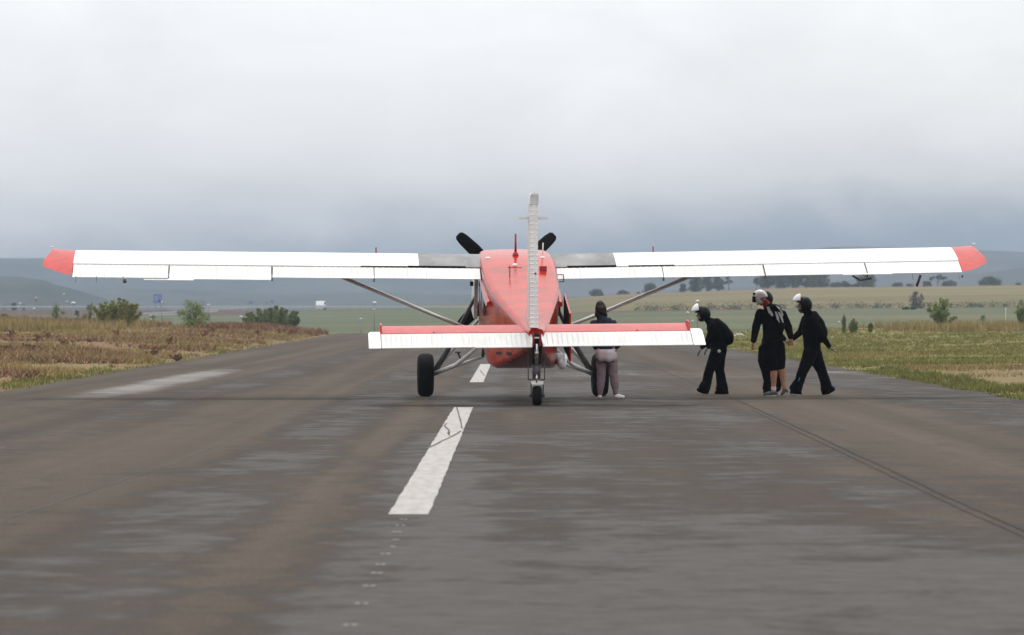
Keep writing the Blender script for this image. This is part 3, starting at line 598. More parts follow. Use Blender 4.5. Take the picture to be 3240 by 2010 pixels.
    stp = MB().tube([(s * .90, 7.5, .60), (s * .98, 7.5, .77)], .02, 8).build('boarding_step', 'dark_steel', plane, True)
    MB().box((s * .98, 7.5, .78), (.10, .16, .02)).build('step_plate', 'dark_steel', stp)
    wh = empty('main_wheel'); wh.parent = plane; wh.location = hub
    prof = []
    for i in range(17):
        a = math.pi * i / 16; c_, s_ = math.cos(a), math.sin(a)
        prof.append((.378 - .13 * (1 - s_ ** 0.75), .143 * math.copysign(abs(c_) ** 0.62, -c_)))
    MB().lathe((0, 0, 0), [(.19, -.09)] + prof + [(.19, .09)], 'x', 36).build('tyre', 'tyre', wh, True)
    MB().lathe((0, 0, 0), [(.02, -.10), (.13, -.10), (.19, -.075), (.19, .075), (.13, .10), (.02, .10)], 'x', 24).build('rim', 'rim', wh, True)
    MB().tube([(-s * .02, 0, 0), (-s * .17, 0, .02)], .035, 10).build('axle', 'dark_steel', wh, True)
# aileron balance weights and linkages
lw = [o for o in plane.children if o.name.split('.')[0] == 'wing']
MB().lathe(wp(-6.72, 1.0, -.05), [(.01, -.03), (.035, -.02), (.035, .02), (.01, .03)], 'x', 10).build('balance_weight', 'dark_steel', lw[0], True)
MB().tube([wp(6.90, .97, -.03), wp(6.83, 1.0, -.125)], .022, 10).build('balance_rod', 'balance', lw[1], True)
MB().tube([wp(5.75, .9, -.04), wp(5.85, 1.0, -.06), wp(6.05, .97, -.05)], .018, 8).build('balance_linkage', 'dark_steel', lw[1], True)
MB().lathe(wp(7.62, .98, -.045), [(.01, -.015), (.02, -.01), (.02, .01), (.01, .015)], 'x', 8).build('balance_weight', 'dark_steel', lw[1], True)

# tail plane
TR = 0.011
def stp_(u, v, w): return Vector((u, v, w + TR * u))
for s in (-1, 1):
    def stab_ring(u):
        v0, w0, v1, w1 = 1.0, 1.262, 0.20, 1.14; ring = []
        for q, th in ((1, .028), (.7, .046), (.4, .055), (.18, .046), (.06, .028), (0, 0)): ring.append(stp_(u, v0 + (v1 - v0) * q, w0 + (w1 - w0) * q + th * .9))
        for q, th in ((.06, .028), (.18, .046), (.4, .055), (.7, .046), (1, .028)): ring.append(stp_(u, v0 + (v1 - v0) * q, w0 + (w1 - w0) * q - th))
        return ring
    sb = MB().loft([stab_ring(s * u) for u in (0.04, 0.8, 1.6, 2.44)]).build('tail_plane', 'red_flat', plane); autosmooth(sb, 30)
    MB().loft([[stp_(s * 2.445, .95, 1.24), stp_(s * 2.445, .72, 1.33), stp_(s * 2.445, .30, 1.30), stp_(s * 2.445, .19, 1.13)],
               [stp_(s * 2.468, .95, 1.24), stp_(s * 2.468, .72, 1.33), stp_(s * 2.468, .30, 1.30), stp_(s * 2.468, .19, 1.13)]]).build('end_plate', 'red_flat', sb)
    rings = []; u0, u1 = 0.085, 2.46; pitch = 0.082; n = int((u1 - u0) / pitch) * 6
    for i in range(n + 1):
        u = u0 + (u1 - u0) * i / n; ph = (u / pitch) % 1; b_ = .006 if ph < .25 else 0
        te = -0.43 if not (s < 0 and u < 0.98) else -0.46
        f_ = lambda q: (0.175 + (te - 0.175) * q, 1.132 + (0.937 - (0.008 if te < -.44 else 0) - 1.132) * q)
        up_, lo = [], []
        for q, th in ((0, .018), (.05, .034), (.3, .03), (.85, .010), (.93, .008), (1, .005)):
            v_, w_ = f_(q); e = b_ * (1 if .1 < q < .9 else 0)
            up_.append(stp_(s * u, v_, w_ + th + e)); lo.append(stp_(s * u, v_, w_ - th - e))
        rings.append(list(reversed(up_)) + lo)
    el = MB().loft(rings).build('elevator', 'white_worn', sb)
    # horn balance outboard of the fixed tail plane
    def horn(u, vf, k): return [stp_(s * u, vf, 1.132 + (vf - .175) * .31 + .004), stp_(s * u, .175, 1.132 + .034 * k), stp_(s * u, -.10, 1.05 + .024 * k), stp_(s * u, -.43, .937 + .005), stp_(s * u, -.43, .937 - .005), stp_(s * u, -.10, 1.05 - .024 * k), stp_(s * u, .175, 1.132 - .034 * k), stp_(s * u, vf, 1.132 + (vf - .175) * .31 - .02)]
    hb = MB().loft([horn(2.472, .36, 1), horn(2.58, .36, .9), horn(2.635, .35, .8), horn(2.66, .28, .6)]).build('horn_balance', 'white', el); autosmooth(hb, 50)
    for u in (1.55, 2.15): MB().tube([stp_(s * u, -.43, .93), stp_(s * u, -.50, .87)], .005, 6).build('static_wick', 'dark_steel', el)
    MB().box(stp_(s * 1.62, .19, 1.165), (.03, .05, .03)).build('hinge_cap', 'red_flat', sb)
    MB().tube([stp_(s * .082, .20, 1.19), stp_(s * .082, -.2, 1.06), stp_(s * .10, -.40, .955)], .014, 8).build('control_arm', 'antenna_white', sb, True)
# fin and rudder
def lean(w): return -ROLL * (w - 1.2)
def fin_ring(w, vle, vte, th):
    c = lean(w) - 0.03; k = vle - vte
    return [(c, vle, w), (c + th * .55, vle - .10 * k, w), (c + th, vle - .45 * k, w), (c + th * .97, vte, w), (c - th * .97, vte, w), (c - th, vle - .45 * k, w), (c - th * .55, vle - .10 * k, w)]
fin = MB().loft([fin_ring(1.18, 1.95, .16, .07), fin_ring(1.5, 1.62, .16, .072), fin_ring(2.4, 1.12, .16, .07), fin_ring(3.18, .78, .16, .066)]).build('fin', 'white_worn', plane); autosmooth(fin, 40)
MB().loft([fin_ring(3.184, .78, -.10, .068), fin_ring(3.28, .74, -.16, .07), fin_ring(3.345, .68, -.20, .064), fin_ring(3.375, .60, -.20, .035)]).build('fin_cap', 'white', fin)
rings = []; w0, w1 = 1.235, 3.175; pitch = .071; n = int((w1 - w0) / pitch) * 6
for i in range(n + 1):
    w = w0 + (w1 - w0) * i / n; ph = ((w - w0) / pitch) % 1; b_ = .005 if ph < .2 else 0; c = lean(w) - 0.03
    te = -.50 + .22 * (w - w0) / (w1 - w0); r_ = []
    for q, th in ((0, .05), (.06, .066), (.4, .046), (.86, .018), (1, .006)): r_.append((c + th + b_ * (1 if .05 < q < .9 else 0), .135 + (te - .135) * q, w + .05 * q * 0))
    for q, th in ((1, .006), (.86, .018), (.4, .046), (.06, .066), (0, .05)): r_.append((c - th - b_ * (1 if .05 < q < .9 else 0), .135 + (te - .135) * q, w))
    rings.append(r_)
rud = MB().loft(rings).build('rudder', 'rudder', plane)
MB().lathe((-.035, -.40, 2.09), [(.002, -.03), (.018, -.02), (.018, .02), (.002, .03)], 'y', 10).build('tail_light', 'antenna_red', rud, True)
for s in (-1, 1):
    MB().loft([[(-.03 + s * .065, .42, 3.0), (-.03 + s * .065, .28, 3.0), (-.03 + s * .065, .28, 2.962), (-.03 + s * .065, .42, 2.962)],
               [(-.03 + s * .24, .34, 2.992), (-.03 + s * .24, .24, 2.992), (-.03 + s * .24, .24, 2.958), (-.03 + s * .24, .34, 2.958)]]).build('navigation_antenna', 'antenna_white', fin)
# sternpost, tail wheel
MB().loft([[(-.07, .12, 1.20), (.07, .12, 1.20), (.07, -.12, 1.12), (-.07, -.12, 1.12)], [(-.085, .14, .95), (.085, .14, .95), (.085, -.10, .95), (-.085, -.10, .95)], [(-.075, .20, .62), (.075, .20, .62), (.07, -.02, .60), (-.07, -.02, .60)]]).build('sternpost', 'interior', plane)
for s in (-1, 1): MB().box((s * .055, -.15, 1.05), (.03, .10, .22)).build('tail_bracket', 'antenna_red', plane)
MB().box((0, -.15, 1.075), (.10, .03, .025)).build('cross_bar', 'steel', plane)
MB().tube([(0, -.16, .98), (0, -.10, .63)], .03, 12).build('shock_cylinder', 'chrome', plane, True)
MB().lathe((0, -.13, .81), [(.034, -.012), (.036, 0), (.034, .012)], 'z', 12).build('shock_band', 'antenna_red', plane, True)
MB().tube([(0, -.08, .64), (0, -.03, .42)], [.075, .06], 12).build('tail_leg', 'dark_steel', plane, True)
MB().tube([(0, -.13, .50), (0, -.12, .36)], .016, 8).build('leg_rod', 'chrome', plane, True)
for s in (-1, 1):
    MB().tube([(s * .13, -.02, .80), (s * .13, -.05, .40)], .008, 8).build('steering_rod', 'dark_steel', plane, True)
    MB().tube([(s * .13, -.05, .41), (s * .06, -.05, .41)], .010, 8).build('steering_arm', 'dark_steel', plane, True)
tw = empty('tail_wheel'); tw.parent = plane; tw.location = (0.012, 0, .155)
prof = []
for i in range(13):
    a = math.pi * i / 12; prof.append((.155 - .055 * (1 - math.sin(a) ** .7), .074 * math.copysign(abs(math.cos(a)) ** .6, -math.cos(a))))
MB().lathe((0, 0, 0), [(.08, -.05)] + prof + [(.08, .05)], 'x', 28).build('tyre', 'tyre', tw, True)
MB().lathe((0, 0, 0), [(.02, -.055), (.08, -.045), (.08, .045), (.02, .055)], 'x', 18).build('rim', 'rim', tw, True)
MB().box((0, -.02, .205), (.19, .22, .05)).build('fork_crown', 'steel', tw)
for s in (-1, 1): MB().loft([[(s * .088, .07, .20), (s * .088, -.10, .20), (s * .088, -.04, -.03), (s * .088, .04, -.03)], [(s * .103, .07, .20), (s * .103, -.10, .20), (s * .103, -.04, -.03), (s * .103, .04, -.03)]]).build('fork_arm', 'dark_steel', tw)
MB().tube([(-.125, 0, .0), (.125, 0, .0)], .025, 10).build('axle', 'dark_steel', tw, True)

# things on the roof and sides, set on the skin by casting down onto it
bvh = BVHTree.FromObject(fus, bpy.context.evaluated_depsgraph_get())
def on_roof(u, v):
    h = bvh.ray_cast(Vector((u, v, 6)), Vector((0, 0, -1))); return h[0]
def uv_at(pxv, pyv, v):
    """frame u of an image column for a station v"""
    px = pxv * 1.32946; D = PY0 + v; X = (px - CX) * D / F
    return (X - PX0 + v * math.sin(PSI)) / math.cos(PSI)
p = on_roof(uv_at(1227, 0, 6.5), 6.5); MB().tube([p, p + Vector((0, -.01, .38))], [.022, .016], 10).build('whip_antenna', 'antenna_red', plane, True)
MB().lathe(p - Vector((0, 0, .03)), [(.055, 0), (.052, .06), (.03, .09), (.01, .10)], 'z', 14).build('beacon', 'antenna_red', plane, True)
p = on_roof(uv_at(1291, 0, 6.3), 6.3); MB().tube([p, p + Vector((0.01, -.02, .26))], [.013, .008], 8).build('rod_antenna', 'antenna_white', plane, True)
MB().lathe(p - Vector((0, 0, .02)), [(.045, 0), (.04, .035), (.015, .05)], 'z', 14).build('antenna_base', 'antenna_white', plane, True)
p = on_roof(uv_at(1161, 0, 6.25), 6.25); MB().lathe(p - Vector((0, 0, .02)), [(.05, 0), (.05, .03), (.03, .045)], 'z', 14).build('disc_antenna', 'antenna_white', plane, True)
p = on_roof(uv_at(1225, 0, 5.5), 5.5); MB().lathe(p - Vector((0, 0, .01)), [(.05, 0), (.045, .04), (.02, .055)], 'z', 14).build('disc_antenna', 'antenna_white', plane, True)
MB().box(p + Vector((0, 0, .0)), (.24, .26, .012), Matrix.Rotation(R(12), 3, 'X')).build('antenna_plate', 'red', plane)
p = on_roof(uv_at(1213, 0, 4.7), 4.7); MB().loft([[p + Vector((-.006, .07, -.03)), p + Vector((.006, .07, -.03)), p + Vector((.006, -.09, -.05)), p + Vector((-.006, -.09, -.05))], [p + Vector((-.010, .0, .17)), p + Vector((.010, .0, .17)), p + Vector((.010, -.05, .17)), p + Vector((-.010, -.05, .17))]]).build('blade_antenna', 'antenna_red', plane)
p = on_roof(uv_at(1293, 0, 5.1), 5.1)
sc_ = MB().loft([[p + Vector((-.06, .35, -.06)), p + Vector((.06, .35, -.06)), p + Vector((.06, .35, .06)), p + Vector((-.06, .35, .06))], [p + Vector((-.06, .0, -.06)), p + Vector((.06, .0, -.06)), p + Vector((.06, .0, .085)), p + Vector((-.06, .0, .085))]]).build('air_vent', 'red', plane)
MB().box(p + Vector((0, -.003, .015)), (.10, .004, .12)).build('vent_opening', 'antenna_red', sc_)
# door rails and sliding doors
for s in (-1, 1):
    MB().loft([[(s * (.60 + a), v, w), (s * (.66 + a), v, w + .0), (s * (.645 + a), v, w + .075), (s * (.60 + a), v, w + .095)] for v, w, a in ((3.75, 1.57, -.02), (4.2, 1.67, .0), (5.4, 1.92, .01), (6.6, 2.17, .0))]).build('door_rail', 'red', plane)
    for v0, v1, b0, t0 in ((4.6, 5.3, 1.42, 1.86), (5.5, 6.2, 1.60, 2.05), (6.4, 7.1, 1.78, 2.20), (7.3, 7.95, 1.90, 2.38)):
        k = .235
        MB().loft([[(s * .655, v0, b0), (s * .655, v1, b0 + (v1 - v0) * k), (s * .645, v1, t0 + (v1 - v0) * k - .05), (s * .645, v0, t0 - .05)], [(s * .61, v0, b0), (s * .61, v1, b0 + (v1 - v0) * k), (s * .60, v1, t0 + (v1 - v0) * k - .05), (s * .60, v0, t0 - .05)]]).build('cabin_window', 'glass', plane)
sd = MB().loft([[(.70, 2.85, .66), (.70, 4.5, .86), (.70, 4.5, 1.80), (.70, 2.85, 1.46)], [(.725, 2.85, .66), (.725, 4.5, .86), (.725, 4.5, 1.80), (.725, 2.85, 1.46)]]).build('sliding_door', 'red', plane)
sd['label'] = 'red sliding cabin door slid back on the right side'
MB().loft([[(.697, 2.87, .68), (.697, 4.48, .88), (.697, 4.48, 1.78), (.697, 2.87, 1.44)], [(.6985, 2.87, .68), (.6985, 4.48, .88), (.6985, 4.48, 1.78), (.6985, 2.87, 1.44)]]).build('inner_panel', 'interior', sd)
MB().loft([sup_ring(3.2, .66, .53, .06, 3, 12, uc=.60), sup_ring(4.3, .80, .62, .11, 3, 12, uc=.64)]).build('door_sill', 'steel', plane, True)
od = MB().loft([[(-.640, 7.55, 1.36), (-.640, 8.2, 1.50), (-.625, 8.2, 2.22), (-.625, 7.55, 2.08)], [(-.700, 7.55, 1.36), (-.715, 8.2, 1.50), (-.700, 8.2, 2.22), (-.685, 7.55, 2.08)]]).build('crew_door', 'steel', plane)
MB().box((-.735, 7.6, 1.98), (.06, .05, .08)).build('door_latch', 'interior', plane)
# small square frame hanging behind the right flap root
c = Vector((.70, 5.45, 2.06)); fr_ = MB()
for a, b_ in (((-.055, -.06), (.055, -.06)), ((.055, -.06), (.055, .06)), ((.055, .06), (-.055, .06)), ((-.055, .06), (-.055, -.06))):
    fr_.tube([c + Vector((a[0], 0, a[1])), c + Vector((b_[0], 0, b_[1]))], .009, 6)
fr_.build('mirror_frame', 'dark_steel', plane)
# two dark lettering smudges on the belly
bb = BVHTree.FromObject(fus, bpy.context.evaluated_depsgraph_get())
for pxv in (1187, 1205):
    u = uv_at(pxv, 0, 3.0); V = []
    for du in (-.03, .03):
        for w_ in (.775, .825):
            h = bb.ray_cast(Vector((u + du, -3, w_)), Vector((0, 1, 0)))
            if h[0] is not None: V.append(h[0] + h[1] * .004)
    if len(V) == 4: mobj('belly_lettering', V, [(0, 1, 3, 2)], 'interior', plane)

# ------------------------------------------------------------------ people: swept limbs fused into one skin
def z6(x, y): return 2150 + x * 550 / 2028, 880 + y * 410 / 1512      # the three walkers were measured in this crop
def z1(x, y): return 1280 + x * 960 / 2016, 580 + y * 720 / 1512
class Body:
    def __init__(s, D, conv): s.D = D; s.conv = conv; s.parts = []; s.extra = []
    def P(s, x, y, d=0.0):
        px, py = s.conv(x, y); return W(px, py, s.D) + Vector((0, d, 0))
    def limb(s, m, *pts):      # pts: (x, y, depth, in-plane radius, depth radius)
        s.parts.append((m, [(s.P(p[0], p[1], p[2]), p[3], p[4] if len(p) > 4 else p[3]) for p in pts])); return s
def sweep(chain, n=16):
    pts = [c[0] for c in chain]; k = len(pts); V, Fc = [], []
    def ring(p, t, rx, rd):
        vd = Vector((0, 1, 0))
        n1_ = t.cross(vd)
        n1_ = n1_.normalized() if n1_.length > 0.15 else Vector((1, 0, 0)); n2_ = n1_.cross(t).normalized()
        return [p + n1_ * rx * math.cos(2 * math.pi * j / n) + n2_ * rd * math.sin(2 * math.pi * j / n) for j in range(n)]
    rings = []
    if k == 1:
        p, rx, rd = chain[0]
        for i in range(1, 10):
            a = math.pi * i / 10; rings.append([p + Vector((rx * math.sin(a) * math.cos(2 * math.pi * j / n), rd * math.sin(a) * math.sin(2 * math.pi * j / n), -rx * 1.15 * math.cos(a))) for j in range(n)])
    else:
        dense = []
        for i in range(k - 1):
            for q in range(4):
                f = q / 4; g = f * f * (3 - 2 * f) * .5 + f * .5
                dense.append((pts[i].lerp(pts[i + 1], f), chain[i][1] * (1 - g) + chain[i + 1][1] * g, chain[i][2] * (1 - g) + chain[i + 1][2] * g))
        dense.append(chain[-1])
        t0 = (dense[1][0] - dense[0][0]).normalized(); t1 = (dense[-1][0] - dense[-2][0]).normalized()
        for a in (75, 50, 25): p, rx, rd = dense[0]; rings.append(ring(p - t0 * min(rx, rd) * .8 * math.sin(R(a)), t0, rx * math.cos(R(a)), rd * math.cos(R(a))))
        for i, (p, rx, rd) in enumerate(dense):
            t = (dense[min(i + 1, len(dense) - 1)][0] - dense[max(i - 1, 0)][0]).normalized(); rings.append(ring(p, t, rx, rd))
        for a in (25, 50, 75): p, rx, rd = dense[-1]; rings.append(ring(p + t1 * min(rx, rd) * .8 * math.sin(R(a)), t1, rx * math.cos(R(a)), rd * math.cos(R(a))))
    mb = MB().loft(rings); return mb.v, mb.f
def evaluated_mesh(o, name):
    dg = bpy.context.evaluated_depsgraph_get(); return bpy.data.meshes.new_from_object(o.evaluated_get(dg))
def fuse(name, parts, base, voxel=0.009, smooth=4, parent=None, floor=None, wrinkle=0.0, extra=None):
    """fuse swept parts into one closed surface; materials by the nearest part"""
    mb = MB()
    for m, ch in parts: v, f = sweep(ch); mb.add(v, f)
    tmp = MB(); tmp.v, tmp.f = mb.v, mb.f; o = tmp.build('tmp', 'skin')
    md = o.modifiers.new('r', 'REMESH'); md.mode = 'VOXEL'; md.voxel_size = voxel
    if smooth: ms = o.modifiers.new('s', 'SMOOTH'); ms.factor = .5; ms.iterations = smooth
    me = evaluated_mesh(o, name); bpy.data.objects.remove(o)
    co = np.empty(len(me.vertices) * 3); me.vertices.foreach_get('co', co); co = co.reshape(-1, 3)
    if wrinkle:
        me.update(); no = np.empty(len(me.vertices) * 3); me.vertex_normals.foreach_get('vector', no); no = no.reshape(-1, 3)
        w_ = np.array([mnoise.noise((c[0] * 9, c[1] * 9, c[2] * 15)) + .5 * mnoise.noise((c[0] * 22, c[1] * 22, c[2] * 34)) for c in co]); co += no * (w_ * wrinkle)[:, None]
    if floor is not None: co[:, 2] = np.maximum(co[:, 2], floor)
    co -= np.array(base)
    me.vertices.foreach_set('co', co.ravel()); me.update(); me.name = name
    mats = []
    for m, ch in parts:
        if m not in mats: mats.append(m)
    me.materials.clear()
    for m in mats: me.materials.append(MT[m])
    if len(mats) > 1:
        cen = np.empty(len(me.polygons) * 3); me.polygons.foreach_get('center', cen); cen = cen.reshape(-1, 3) + np.array(base)
        best = np.full(len(cen), 1e9); idx = np.zeros(len(cen), dtype=np.int32)
        for m, ch in parts:
            for i in range(max(1, len(ch) - 1)):
                a = np.array(ch[i][0]); b_ = np.array(ch[min(i + 1, len(ch) - 1)][0]); ab = b_ - a; L = max(1e-9, ab @ ab)
                t = np.clip(((cen - a) @ ab) / L, 0, 1); d = np.linalg.norm(cen - (a + t[:, None] * ab), axis=1)
                r0 = (ch[i][1] + ch[i][2]) / 2; r1 = (ch[min(i + 1, len(ch) - 1)][1] + ch[min(i + 1, len(ch) - 1)][2]) / 2
                d = d - (r0 * (1 - t) + r1 * t); q = d < best; best[q] = d[q]; idx[q] = mats.index(m)
        me.polygons.foreach_set('material_index', idx)
    me.polygons.foreach_set('use_smooth', [True] * len(me.polygons))
    o = bpy.data.objects.new(name, me); link(o, parent)
    return o
def add_geometry(o, mb, m):
    """append loose closed pieces (fingers) to a body mesh"""
    me = o.data; bm = bmesh.new(); bm.from_mesh(me)
    if MT[m].name not in [x.name for x in me.materials]: me.materials.append(MT[m])
    mi = [x.name for x in me.materials].index(MT[m].name); base = Vector(o.location)
    vs_ = [bm.verts.new(Vector(p) - base) for p in mb.v]
    for f in mb.f:
        try: fc = bm.faces.new([vs_[i] for i in f]); fc.material_index = mi; fc.smooth = True
        except ValueError: pass
    bmesh.ops.recalc_face_normals(bm, faces=bm.faces[-len(mb.f):]); bm.to_mesh(me); bm.free()
def hand(o, wrist, d, side, m, curl=0.5, size=1.0):
    """palm, four bent fingers of unequal length and a thumb; d = pointing direction, side = across the knuckles"""
    d = Vector(d).normalized(); side = Vector(side); side = (side - d * side.dot(d)).normalized(); nrm = d.cross(side).normalized(); mb = MB()
    pl = .085 * size
    rings = []
    for q, wd, tk in ((-.35, .022, .018), (0, .026, .019), (.35, .036, .018), (.75, .041, .016), (1.0, .038, .012), (1.05, .02, .006)):
        rings.append([wrist + d * pl * q + side * wd * size * math.cos(2 * math.pi * j / 12) + nrm * tk * size * math.sin(2 * math.pi * j / 12) for j in range(12)])
    mb.loft(rings)
    for k, (off, ln) in enumerate(((-.029, .066), (-.010, .076), (.010, .072), (.029, .056))):
        p0 = wrist + d * pl * .92 + side * off * size; a = curl * (1 + .12 * k)
        p1 = p0 + (d * math.cos(a * .5) + nrm * math.sin(a * .5)) * ln * .45 * size; p2 = p1 + (d * math.cos(a * 1.3) + nrm * math.sin(a * 1.3)) * ln * .33 * size; p3 = p2 + (d * math.cos(a * 2) + nrm * math.sin(a * 2)) * ln * .25 * size
        mb.tube([p0, p1, p2, p3], [.0115 * size, .0108 * size, .0098 * size, .007 * size], 8)
    t0 = wrist + d * pl * .25 - side * .028 * size; t1 = t0 + (d * .75 - side * .55 + nrm * .25).normalized() * .036 * size; t2 = t1 + (d * .92 - side * .15 + nrm * .35).normalized() * .03 * size
    mb.tube([t0, t1, t2], [.014 * size, .011 * size, .008 * size], 8)
    add_geometry(o, mb, m)
def shell(name, c, rx, ry, rz, keep, m, parent, base, thick=.012, tilt=0.0, yaw=0.0, n=40):
    """a helmet-like shell: ellipsoid with faces dropped where keep() is false; x is forwards before yaw"""
    V, Fc = [], []
    rot = Matrix.Rotation(yaw, 3, 'Z') @ Matrix.Rotation(tilt, 3, 'Y')
    nu, nv = n, n // 2
    for i in range(nv + 1):
        a = math.pi * i / nv - math.pi / 2
        for j in range(nu):
            b_ = 2 * math.pi * j / nu; V.append((math.cos(a) * math.cos(b_), math.cos(a) * math.sin(b_), math.sin(a)))
    for i in range(nv):
        for j in range(nu):
            q = [i * nu + j, i * nu + (j + 1) % nu, (i + 1) * nu + (j + 1) % nu, (i + 1) * nu + j]
            cc = np.mean([V[k] for k in q], axis=0)
            if keep(cc[0], cc[1], cc[2]): Fc.append(q)
    VV = [Vector(c) + rot @ Vector((p[0] * rx, p[1] * ry, p[2] * rz)) - Vector(base) for p in V]
    o = mobj(name, VV, Fc, m, parent, True)
    bm = bmesh.new(); bm.from_mesh(o.data); bmesh.ops.remove_doubles(bm, verts=bm.verts, dist=1e-5)
    bmesh.ops.delete(bm, geom=[v_ for v_ in bm.verts if not v_.link_faces], context='VERTS'); bmesh.ops.recalc_face_normals(bm, faces=bm.faces)
    r_ = bmesh.ops.solidify(bm, geom=bm.faces[:], thickness=thick)
    bm.to_mesh(o.data); bm.free(); o.data.polygons.foreach_set('use_smooth', [True] * len(o.data.polygons))
    return o
LEFT = math.pi       # yaw of a head that looks left in the picture
def helmet(b, body, hx, hy, base, shellm, tilt=0.0, yaw=LEFT, k=1.0, visor=True):
    c = b.P(hx, hy, 0)
    h = shell('helmet', c, .142 * k, .122 * k, .148 * k, lambda x, y, z: not (x > .42 and -.62 < z < .36) and z > -.88 and not (x > -.2 and z < -.80), shellm, body, base, tilt=tilt, yaw=yaw)
    if visor:   # flipped-up visor standing off the forehead
        shell('visor', c + Vector((.045 * k * math.cos(yaw), 0, .045 * k)), .162 * k, .132 * k, .158 * k, lambda x, y, z: x > .12 and .10 < z < .95, 'visor', h, base, .006, tilt=tilt, yaw=yaw)
    return h
def face(b, o, hx, hy, yaw_left=True, m='skin_dark'):
    """nose, brow, lips and ear added to a head seen from the side, looking left"""
    c = b.P(hx, hy, 0); mb = MB()
    mb.tube([c + Vector((-.088, 0, .015)), c + Vector((-.112, 0, -.022)), c + Vector((-.092, 0, -.032))], [.008, .013, .008], 8)
    mb.tube([c + Vector((-.086, -.035, .03)), c + Vector((-.098, 0, .032)), c + Vector((-.086, .035, .03))], .008, 6)
    mb.tube([c + Vector((-.088, -.02, -.055)), c + Vector((-.098, 0, -.054)), c + Vector((-.088, .02, -.055))], .006, 6)
    for s in (-1, 1): mb.lathe(c + Vector((.005, s * .082, -.005)), [(.004, -.008), (.026, -.004), (.026, .004), (.004, .008)], 'y', 10)
    add_geometry(o, mb, m)
    e = MB()
    for s in (-1, 1): e.lathe(c + Vector((-.086, s * .032, .012)), [(.003, -.006), (.010, 0), (.003, .006)], 'x', 8)
    add_geometry(o, e, 'interior')
def boot(b, name, body, base, heel, toe, m, r=.045, sole=None, d=0.0):
    h, t = b.P(*heel, d), b.P(*toe, d); dr = (t - h); L = dr.length
    ch = [(h, r * .9, r * .85), (h.lerp(t, .35), r * 1.05, r * .95), (h.lerp(t, .72), r * .9, r * 1.05), (t, r * .65, r * .85)]
    o = fuse(name, [(m, ch)], base, .008, 3, body, floor=.004)
    if sole:
        lo = min(v_.co.z for v_ in o.data.vertices) + base[2]
        sv = [(h + Vector((0, 0, -r * .75)), .022, r), (h.lerp(t, .6) + Vector((0, 0, -r * .72)), .020, r * 1.1), (t + Vector((0, 0, -r * .45)), .016, r * .9)]
        fuse('sole', [(sole, sv)], base, .007, 2, o, floor=.002)
    return o

# --- leftmost walker: bent forward, black suit, flared legs
b = Body(81.2, z6); base = Vector((b.P(400, 1340)[0], 81.2, 0))
b.limb('black_suit', (458, 850, 0, .150, .175), (452, 750, 0, .150, .165), (430, 630, 0, .158, .20), (385, 540, 0, .13, .19), (345, 500, 0, .075, .09))
b.limb('skin_dark', (350, 505, 0, .058), (300, 462, 0, .056)).limb('skin_dark', (272, 430, 0, .092, .078)).limb('skin_dark', (255, 470, 0, .062, .058))
b.limb('black_suit', (385, 555, -.19, .072), (335, 715, -.25, .060), (255, 812, -.22, .042)).limb('black_suit', (400, 560, .19, .072), (385, 720, .26, .060), (340, 805, .20, .045))
b.limb('black_suit', (432, 880, -.09, .125), (385, 990, -.10, .110), (343, 1085, -.11, .088), (318, 1200, -.11, .088), (285, 1290, -.11, .108))
b.limb('black_suit', (468, 880, .09, .125), (462, 990, .10, .108), (472, 1085, .11, .086), (492, 1200, .11, .09), (500, 1295, .11, .115))
p1 = fuse('person', b.parts, base, wrinkle=.007); p1.location = base
tag(p1, 'person bent forward in black jumpsuit and black helmet beside the tail plane tip', 'person', 'skydivers walking to the airplane')
face(b, p1, 272, 430)
hand(p1, b.P(250, 818, -.22), (-.55, 0, -.85), (0.2, 1, 0), 'glove', .22); hand(p1, b.P(335, 810, .20), (-.5, 0, -.85), (0.2, 1, 0), 'glove', .25)
helmet(b, p1, 272, 418, base, 'helmet_black', tilt=R(12))
rg = Body(81.2, z6).limb('black_gear', (425, 515, 0, .085, .15), (500, 590, 0, .105, .17), (565, 690, 0, .115, .175), (575, 735, 0, .09, .16)).limb('black_gear', (520, 770, 0, .07, .13))
fuse('parachute_container', rg.parts, base, .009, 6, p1, wrinkle=.004)
boot(b, 'boot', p1, base, (320, 1322), (215, 1300), 'black_gear', .055, d=-.11); boot(b, 'boot', p1, base, (555, 1335), (430, 1338), 'black_gear', .055, d=.11)
c = b.P(457, 853, -.215); MB().lathe(c, [(.002, -.004), (.028, -.004), (.030, .006), (.002, .008)], 'y', 16).build('handle_patch', 'mark_white', p1, True, loc=-base)

# --- walker in shorts with the white camera helmet, seen from behind
b = Body(79.2, z6); base = Vector((b.P(1090, 1380)[0], 79.2, 0))
b.limb('camo', (1095, 730, 0, .175, .14), (1092, 640, 0, .175, .145), (1090, 500, 0, .195, .15), (1072, 390, 0, .185, .13), (1030, 330, 0, .085, .08))
b.limb('skin', (1015, 330, 0, .062), (978, 270, -.01, .060)).limb('skin', (948, 238, 0, .088, .085)).limb('red_cloth', (1025, 322, -.01, .072, .075), (1000, 290, -.01, .066, .07))
b.limb('camo', (945, 400, 0, .082), (892, 570, -.01, .072), (862, 735, -.03, .050)).limb('camo', (1195, 420, 0, .082), (1268, 575, -.02, .072), (1298, 690, -.04, .052))
b.limb('black_suit', (1040, 790, -.03, .135, .14), (1055, 930, -.04, .125), (1095, 1040, -.05, .088))
b.limb('black_suit', (1145, 790, .02, .130, .14), (1172, 930, .03, .105), (1188, 1035, .04, .072))
b.limb('skin', (1098, 1040, -.05, .062), (1100, 1130, -.05, .062), (1096, 1250, -.05, .043), (1096, 1330, -.05, .040))
b.limb('skin', (1190, 1035, .04, .058), (1200, 1110, .05, .057), (1214, 1230, .06, .037), (1222, 1290, .06, .036))
